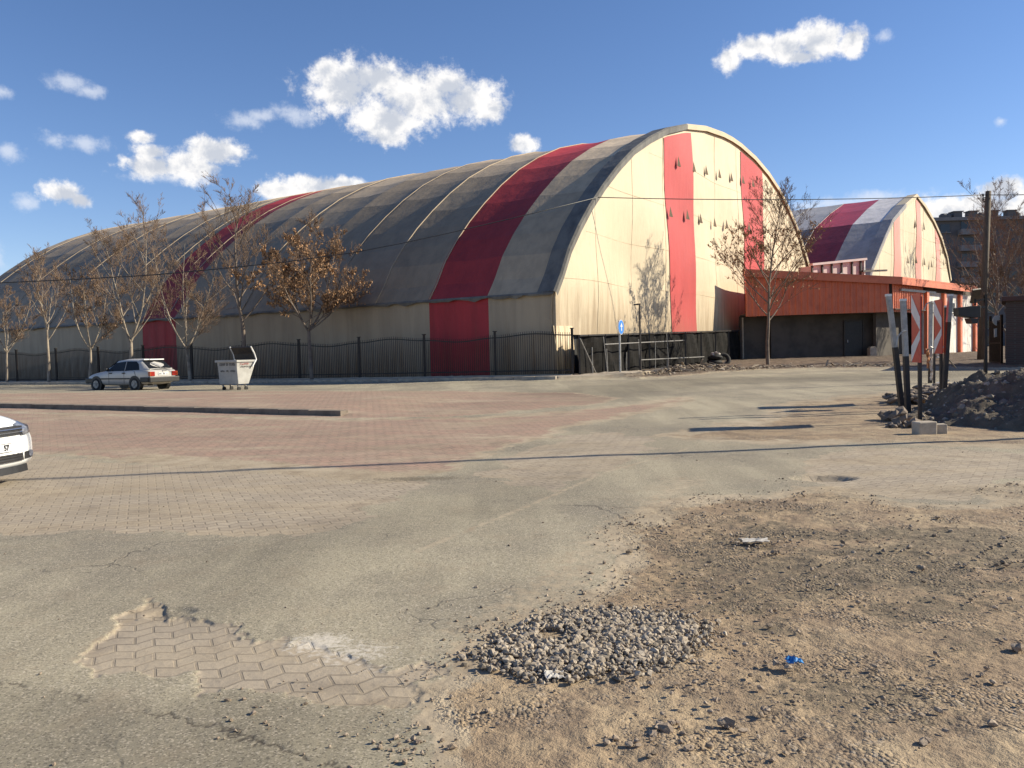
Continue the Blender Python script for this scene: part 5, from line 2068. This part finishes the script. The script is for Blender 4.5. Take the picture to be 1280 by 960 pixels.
# --- silver hatchback parked along the fence, tail to the right
W_ = 1.64
hb = at(214, 489, 35.2)
hg = ground(185, 487.5)
rear = Vector((hg.x, hg.y, 0))
hz = float(base_z(rear.x, rear.y))
hbroot = empty('hatchback_car', (rear.x, rear.y, hz), 'old silver hatchback with black bumpers parked at the fence, tail to the right', 'car')
hw = W_ / 2
HS = dict(L=4.0, W=W_, wr=.285, axles=(.80, 3.24), hub='galv',
          body=[(-.02, .70, .36, .80, .82), (.05, .77, .32, .88, .90), (.25, .81, .26, .89, .91), (.5, hw, .22, .885, .91), (1.5, hw, .20, .87, .90), (2.5, hw, .20, .86, .89), (2.75, hw, .20, .85, .92, .70), (3.1, .81, .22, .82, .88, .68), (3.6, .79, .26, .74, .80, .66), (3.88, .75, .32, .66, .72, .62), (3.97, .68, .36, .58, .62, .56)],
          cabin=[(.10, .70, .89, .62, .93), (.34, .72, .88, .60, 1.14), (.66, .74, .88, .58, 1.345), (.9, .75, .88, .58, 1.375), (1.7, .75, .87, .58, 1.385), (2.1, .75, .86, .57, 1.34), (2.45, .74, .86, .60, 1.10), (2.78, .72, .85, .66, .90)],
          glass=[], )
for sg in (1, -1):
    def gp(x, f, sg=sg):
        xs_ = [c[0] for c in HS['cabin']]
        wb_, zb_, wr_, zr_ = (float(np.interp(x, xs_, [c[k] for c in HS['cabin']])) for k in (1, 2, 3, 4))
        y = wb_ + (wr_ + (wb_ - wr_) * .15 - wb_) * f
        return (x, sg * (y + .004), zb_ + (zr_ - zb_) * .82 * f)
    HS['glass'] += [('window', [gp(1.50, .0), gp(2.62, .0), gp(2.14, .97), gp(1.50, .97)]), ('window', [gp(.58, .05), gp(1.44, .0), gp(1.44, .97), gp(.86, .97), gp(.70, .72)])]
HS['glass'] += [('windscreen', [(2.74, .62, .93), (2.16, .52, 1.32), (2.16, -.52, 1.32), (2.74, -.62, .93)]), ('rear_window', [(.13, .60, .955), (.60, .52, 1.315), (.60, -.52, 1.315), (.13, -.60, .955)])]
fw = Vector((*FA, 0)).normalized()
# tail of the car: its rear left corner is the nearest one
lft = Vector((-fw.y, fw.x, 0))
org = rear - lft * (W_ / 2) * 1 + fw * .0
org.z = hz
# keep the side that faces the camera (its left side) on the ray of the wheels
Lp, f_, l_ = car(hbroot, HS, M['car_silver'], (fw.x, fw.y), org)
mb = MB()                                                               # bumpers and trim
mb.box(Lp(-.05, 0, .47), (.18, 1.60, .24), f_, l_)
mb.box(Lp(.22, .80, .47), (.5, .06, .22), f_, l_)
mb.box(Lp(.22, -.80, .47), (.5, .06, .22), f_, l_)
mb.build('rear_bumper', M['black'], hbroot, bevel=.03)
mb = MB()
mb.box(Lp(3.96, 0, .45), (.16, 1.52, .24), f_, l_)
mb.box(Lp(3.75, .76, .45), (.4, .06, .22), f_, l_)
mb.build('front_bumper', M['black'], hbroot, bevel=.03)
for sg in (1, -1):
    mb = MB()
    mb.box(Lp(2.02, sg * (hw + .004), .53), (1.85, .022, .055), f_, l_)
    mb.build('side_moulding', M['black'], hbroot)
    for x in (1.48, 2.30):
        mb = MB()
        mb.box(Lp(x - .0, sg * (hw + .006), .77), (.16, .03, .045), f_, l_)
        mb.build('door_handle', M['black'], hbroot)
    for x, h in ((1.46, .86), (2.42, .86), (.72, .86)):
        mb = MB()
        mb.bar(Lp(x, sg * (hw + .0), .30 if x > 1 else .6), Lp(x + (.0 if x > 1 else .1), sg * (hw - .01), h), .012, .008)
        mb.build('door_gap', M['black'], hbroot)
    mb = MB()
    mb.box(Lp(-.005, sg * .60, .72), (.10, .27, .20), f_, l_)
    tl = mb.build('tail_light', M['tail_red'], hbroot, bevel=.015)
    mb = MB()
    mb.box(Lp(-.01, sg * .715, .72), (.13, .06, .19), f_, l_)
    mb.build('indicator', M['tail_amber'], tl)
    mb = MB()
    mb.box(Lp(3.93, sg * .52, .58), (.08, .26, .13), f_, l_)
    mb.build('headlight', M['lens'], hbroot)
    mb = MB()
    mb.box(Lp(2.42, sg * .88, .93), (.09, .17, .12), f_, l_)
    mb.build('mirror', M['black'], hbroot, bevel=.02)
mb = MB()
mb.box(Lp(-.03, 0, .72), (.02, .52, .115), f_, l_)
pt = mb.build('number_plate', M['white_refl'], hbroot)
q = random.Random(4)
mb = MB()
for k in range(7):
    if k in (2, 5): continue
    y = .20 - k * .065
    mb.box(Lp(-.042, y, .72), (.006, .034, .07), f_, l_)
mb.build('plate_marks', M['text'], pt)
mb = MB()
mb.box(Lp(.60, 0, 1.345), (.22, 1.08, .05), f_, l_)
mb.build('spoiler', M['car_white'], hbroot, bevel=.015)
mb = MB()
mb.bar(Lp(.14, .0, 1.0), Lp(.36, .3, 1.18), .02)
mb.build('rear_wiper', M['black'], hbroot)
mb = MB()
mb.bar(Lp(-.04, 0, .84), Lp(-.04, 0, .84) + up * .02, .30, .02)
mb.tube([Lp(-.03, .55, .25), Lp(.3, .55, .25)], .03, 8)
mb.build('exhaust', M['dark_steel'], hbroot)

# --- white sedan cut by the left edge, nose to the right
sg0 = Vector((-6.73, 10.70, 0))
sd_f = Vector((.989, -.148, 0)).normalized()
sL = 4.55
so_ = sg0 - sd_f * sL
so_.z = T(sg0.x, sg0.y)
sdr = empty('white_sedan_car', (sg0.x - 2.2, sg0.y, so_.z), 'white sedan with dark grille, only its nose inside the left edge', 'car')
w2 = 1.76 / 2
SS = dict(L=sL, W=1.76, wr=.315, axles=(1.0, 3.62), hub='galv',
          body=[(.0, .70, .40, .90, .92), (.08, .80, .30, 1.02, 1.05, .70), (.5, .86, .24, 1.03, 1.07, .74), (1.0, w2, .22, 1.0, 1.04, .76), (2.0, w2, .20, .94, .98), (3.0, w2, .20, .93, .99, .80), (3.4, w2, .21, .93, 1.06, .78), (3.9, .865, .22, .89, 1.02, .76), (4.2, .83, .20, .845, .955, .74), (4.36, .79, .22, .79, .87, .68), (4.45, .70, .26, .72, .78, .58), (4.47, .5, .3, .6, .64, .4)],
          cabin=[(.45, .70, 1.03, .66, 1.07), (.95, .76, 1.0, .62, 1.32), (1.35, .78, .98, .60, 1.43), (2.2, .78, .95, .60, 1.455), (2.6, .78, .94, .59, 1.40), (3.0, .77, .93, .64, 1.18), (3.42, .74, .93, .70, .985)], glass=[])
for sg in (1, -1):
    def gp2(x, f, sg=sg):
        xs_ = [c[0] for c in SS['cabin']]
        wb_, zb_, wr_, zr_ = (float(np.interp(x, xs_, [c[k] for c in SS['cabin']])) for k in (1, 2, 3, 4))
        return (x, sg * (wb_ + (wr_ + (wb_ - wr_) * .15 - wb_) * f + .004), zb_ + (zr_ - zb_) * .82 * f)
    SS['glass'] += [('window', [gp2(1.98, .08), gp2(3.05, .08), gp2(2.62, .93), gp2(1.98, .93)]), ('window', [gp2(.95, .10), gp2(1.90, .08), gp2(1.90, .93), gp2(1.28, .93)])]
SS['glass'] += [('windscreen', [(3.36, .64, 1.01), (2.66, .55, 1.385), (2.66, -.55, 1.385), (3.36, -.64, 1.01)]), ('rear_window', [(.52, .58, 1.10), (1.25, .53, 1.40), (1.25, -.53, 1.40), (.52, -.58, 1.10)])]
Lp, f_, l_ = car(sdr, SS, M['car_white'], (sd_f.x, sd_f.y), so_)


def nose(y):                                                           # nose line of the bumper in plan
    return 4.575 - .17 * (abs(y) / .86) ** 3


def strip(mb, y0, y1, z0, z1, off=.0, th=.03, n=10):
    rows = []
    for k in range(n + 1):
        y = y0 + (y1 - y0) * k / n
        a_, b_ = (z0(y), z1(y)) if callable(z0) else (z0, z1)
        x = nose(y) + off
        rows.append([Lp(x - th, y, a_), Lp(x, y, a_), Lp(x - .015, y, b_), Lp(x - th - .015, y, b_)])
    mb.grid(rows, True)
    mb.poly(rows[0][::-1])
    mb.poly(rows[-1])


mb = MB()
mb.smooth = True
rows = []
for k in range(25):                                                     # bumper skin
    y = -.87 + 1.74 * k / 24
    x = nose(y)
    rows.append([Lp(x - .28, y, .20), Lp(x - .05, y * .985, .21), Lp(x - .005, y, .30), Lp(x, y, .44), Lp(x - .01, y, .56), Lp(x - .035, y * .99, .645), Lp(x - .10, y * .97, .70), Lp(x - .40, y * .93, .76)])
mb.grid(rows)
bm_ = mb.build('front_bumper', M['car_white'], sdr)
mb = MB()
strip(mb, -.54, .54, .645, .755, .0, .10)
gr = mb.build('grille', M['black'], sdr)
mb = MB()
for z in (.68, .725): strip(mb, -.53, .53, z - .006, z + .006, .010, .012)
mb.build('chrome_bar', M['chrome'], gr)
mb = MB()
strip(mb, -.52, .52, .29, .405, .012, .05)
lg_ = mb.build('lower_grille', M['black'], sdr)
mb = MB()
for z in (.315, .35, .385): strip(mb, -.50, .50, z - .005, z + .005, .018, .01)
mb.build('grille_bar', M['dark_steel'], lg_)
for sg in (1, -1):
    mb = MB()
    ys_ = (.56, .82) if sg > 0 else (-.82, -.56)
    strip(mb, ys_[0], ys_[1], .30, .42, .01, .05)
    fg = mb.build('fog_light_bezel', M['black'], sdr)
    mb = MB()
    y = sg * .73
    mb.disc(Lp(nose(y) + .004, y, .36), f_ + l_ * sg * .1, .045, .03, 16)
    mb.build('fog_light', M['lens'], fg)
    mb = MB()
    rows = []
    for k in range(9):
        fq = k / 8
        y = sg * (.52 + .335 * fq)
        x = nose(y) + .008 - .05 * fq ** 4
        z0, z1 = .635 + .0 * fq + .05 * fq ** 3, .775 + .05 * fq - .02 * fq ** 3
        rows.append([Lp(x - .10, y * .97, z0), Lp(x + .005, y, z0), Lp(x - .02, y, (z0 + z1) / 2), Lp(x - .10 - .10 * fq, y * .985, z1), Lp(x - .22 - .1 * fq, y * .96, z1)])
    mb.smooth = True
    mb.grid(rows, True)
    mb.poly(rows[0][::-1])
    mb.poly(rows[-1])
    hl = mb.build('headlight', M['lens'], sdr)
mb = MB()
strip(mb, -.66, .66, .13, .225, -.01, .30)
mb.build('lip', M['black'], sdr)
mb = MB()
strip(mb, -.27, .27, .43, .545, .014, .012, 4)
np_ = mb.build('number_plate', M['black'], sdr)
mb = MB()
strip(mb, -.26, .26, .437, .538, .020, .01, 4)
mb.build('plate_face', M['white_refl'], np_)
tx = Lp(nose(.14) + .012, .15, .48)
text('57', Lp(nose(.17) + .0175, .165, .487), l_, f_, .105, M['text'], np_, 'plate_number', .85)
for sg in (1, -1):
    mb = MB()
    mb.box(Lp(3.0, sg * .98, 1.0), (.12, .20, .14), f_, l_)
    mb.build('mirror', M['car_white'], sdr, bevel=.03)

# ------------------------------------------------------------------ sky and sun
SUN_EL, SUN_DIR = R(28.5), SUN_H
to_sun = SUN_DIR * math.cos(SUN_EL) + Vector((0, 0, math.sin(SUN_EL)))
sl = bpy.data.lights.new('sun', 'SUN')
sl.energy, sl.angle, sl.color = 5.0, R(.5), (1, .905, .72)
so = bpy.data.objects.new('sun', sl)
so.rotation_euler = to_sun.to_track_quat('Z', 'Y').to_euler()
COL.objects.link(so)

W = bpy.data.worlds.new('World')
scene.world = W
W.use_nodes = True
t = NT(W)
sky = t.n('ShaderNodeTexSky', sky_type='NISHITA', sun_disc=False, sun_elevation=SUN_EL, sun_rotation=math.atan2(SUN_DIR.x, SUN_DIR.y), altitude=1000, air_density=1.0, dust_density=.1, ozone_density=2.0)
gen = t.n('ShaderNodeTexCoord').outputs['Generated']
sx_ = t.n('ShaderNodeSeparateXYZ')
t.l(gen, sx_.inputs[0])
az = t.math('ARCTAN2', sx_.outputs[0], sx_.outputs[1])
el = t.math('ARCSINE', sx_.outputs[2])
cp = t.n('ShaderNodeCombineXYZ')
t.l(az, cp.inputs[0])
t.l(el, cp.inputs[1])
P = cp.outputs[0]


def azel(u, v):
    r = ray(u, v).normalized()
    return math.atan2(r.x, r.y), math.asin(r.z)


def field(blobs, pvec):
    cur = None
    for (u, v, ru, rv) in blobs:
        a, e = azel(u, v)
        a2, e2 = azel(u + 10, v)
        k1 = math.hypot(a2 - a, e2 - e) / 10
        a3, e3 = azel(u, v - 10)
        k2 = abs(e3 - e) / 10
        s = t.n('ShaderNodeVectorMath', operation='SUBTRACT')
        t.l(pvec, s.inputs[0])
        s.inputs[1].default_value = (a, e, 0)
        m_ = t.n('ShaderNodeVectorMath', operation='MULTIPLY')
        t.l(s.outputs[0], m_.inputs[0])
        m_.inputs[1].default_value = (1 / (1.12 * ru * k1), 1 / (1.14 * rv * k2), 0)
        ln = t.n('ShaderNodeVectorMath', operation='LENGTH')
        t.l(m_.outputs[0], ln.inputs[0])
        x = ln.outputs[1]
        if cur is None: cur = x
        else:
            nd = t.n('ShaderNodeMath', operation='SMOOTH_MIN')
            t.l(cur, nd.inputs[0])
            t.l(x, nd.inputs[1])
            nd.inputs[2].default_value = .25
            cur = nd.outputs[0]
    return t.math('SUBTRACT', 1.0, cur)


DENSE = [(425, 108, 50, 36), (408, 88, 24, 18), (470, 98, 42, 26), (520, 122, 62, 38), (585, 125, 46, 30), (560, 108, 40, 22), (480, 150, 48, 30), (485, 172, 26, 15), (612, 138, 22, 16),
         (910, 76, 18, 18), (940, 58, 30, 15), (980, 60, 40, 20), (1025, 50, 36, 26), (1065, 52, 22, 19), (1000, 72, 32, 10),
         (178, 172, 20, 9), (190, 190, 26, 12), (190, 208, 40, 18), (235, 208, 44, 20), (272, 190, 42, 18), (80, 241, 28, 15), (100, 250, 16, 11),
         (388, 234, 66, 15), (425, 230, 34, 10), (350, 238, 34, 12), (652, 180, 20, 13), (1250, 238, 34, 18), (1225, 258, 60, 18), (1290, 262, 40, 30), (1175, 262, 50, 15)]
WISP = [(85, 104, 34, 11), (115, 114, 26, 9), (68, 176, 24, 11), (110, 180, 32, 10), (8, 190, 22, 13), (32, 253, 16, 10), (-8, 322, 16, 22), (1104, 45, 14, 9), (370, 143, 26, 13), (322, 145, 22, 9), (205, 222, 60, 9), (1100, 247, 60, 10), (1040, 254, 60, 8), (270, 262, 16, 9), (305, 150, 30, 12), (1250, 152, 10, 7), (5, 115, 14, 8)]
n_big = t.noise(P, 24, 8, .62, .3)
n_hi = t.noise(P, 85, 8, .68)
nz = t.math('ADD', t.math('MULTIPLY', t.math('SUBTRACT', n_big, .5), 2.3), t.math('MULTIPLY', t.math('SUBTRACT', n_hi, .5), 1.5))
Fd = field(DENSE, P)
Fw = field(WISP, P)
dd_ = t.math('ADD', t.math('MULTIPLY', Fd, 1.35), nz)
mask_d = t.math('POWER', t.ramp(dd_, -.12, .80), 1.15)
ww_ = t.math('ADD', t.math('MULTIPLY', Fw, .9), t.math('MULTIPLY', nz, .9))
mask_w = t.ramp(ww_, -.1, 1.0, 0, .62)
# relief: lit towards the sun (right and up)
sh = t.n('ShaderNodeVectorMath', operation='ADD')
t.l(P, sh.inputs[0])
sh.inputs[1].default_value = (.012, .014, 0)
n_off = t.noise(sh.outputs[0], 26, 8, .60)
rel = t.math('SUBTRACT', n_big, n_off)
body = t.ramp(t.math('ADD', t.math('MULTIPLY', rel, 2.6), t.math('MULTIPLY', t.math('SUBTRACT', .55, Fd), .55)), -.42, .42)
SKY_S = .085
cw = .63 / SKY_S
ccol = t.mix(body, (.60 * cw, .64 * cw, .72 * cw), (1.04 * cw, 1.02 * cw, 1.0 * cw))
hs = t.n('ShaderNodeHueSaturation')
hs.inputs['Saturation'].default_value = 1.14
hs.inputs['Value'].default_value = .92
t.l(sky.outputs[0], hs.inputs['Color'])
tn = t.mix(1.0, hs.outputs[0], (1.10, 1.03, 1.14), 'MULTIPLY')
lp_col = t.mix(mask_w, tn, (.86 * cw, .90 * cw, .98 * cw))
lp_col = t.mix(mask_d, lp_col, ccol)
bg = t.n('ShaderNodeBackground')
t.l(lp_col, bg.inputs[0])
bg.inputs[1].default_value = SKY_S
wo = t.n('ShaderNodeOutputWorld')
t.l(bg.outputs[0], wo.inputs[0])
W.cycles.sampling_method = 'MANUAL'
W.cycles.sample_map_resolution = 512

# ------------------------------------------------------------------ render settings
scene.render.engine = 'CYCLES'
scene.render.resolution_x, scene.render.resolution_y = 1024, 768
scene.cycles.samples = 64
scene.cycles.max_bounces = 6
scene.cycles.use_denoising = True
vs = scene.view_settings
vs.view_transform, vs.look, vs.gamma, vs.use_curve_mapping = 'Standard', 'None', 1, False
vs.exposure = 0.70
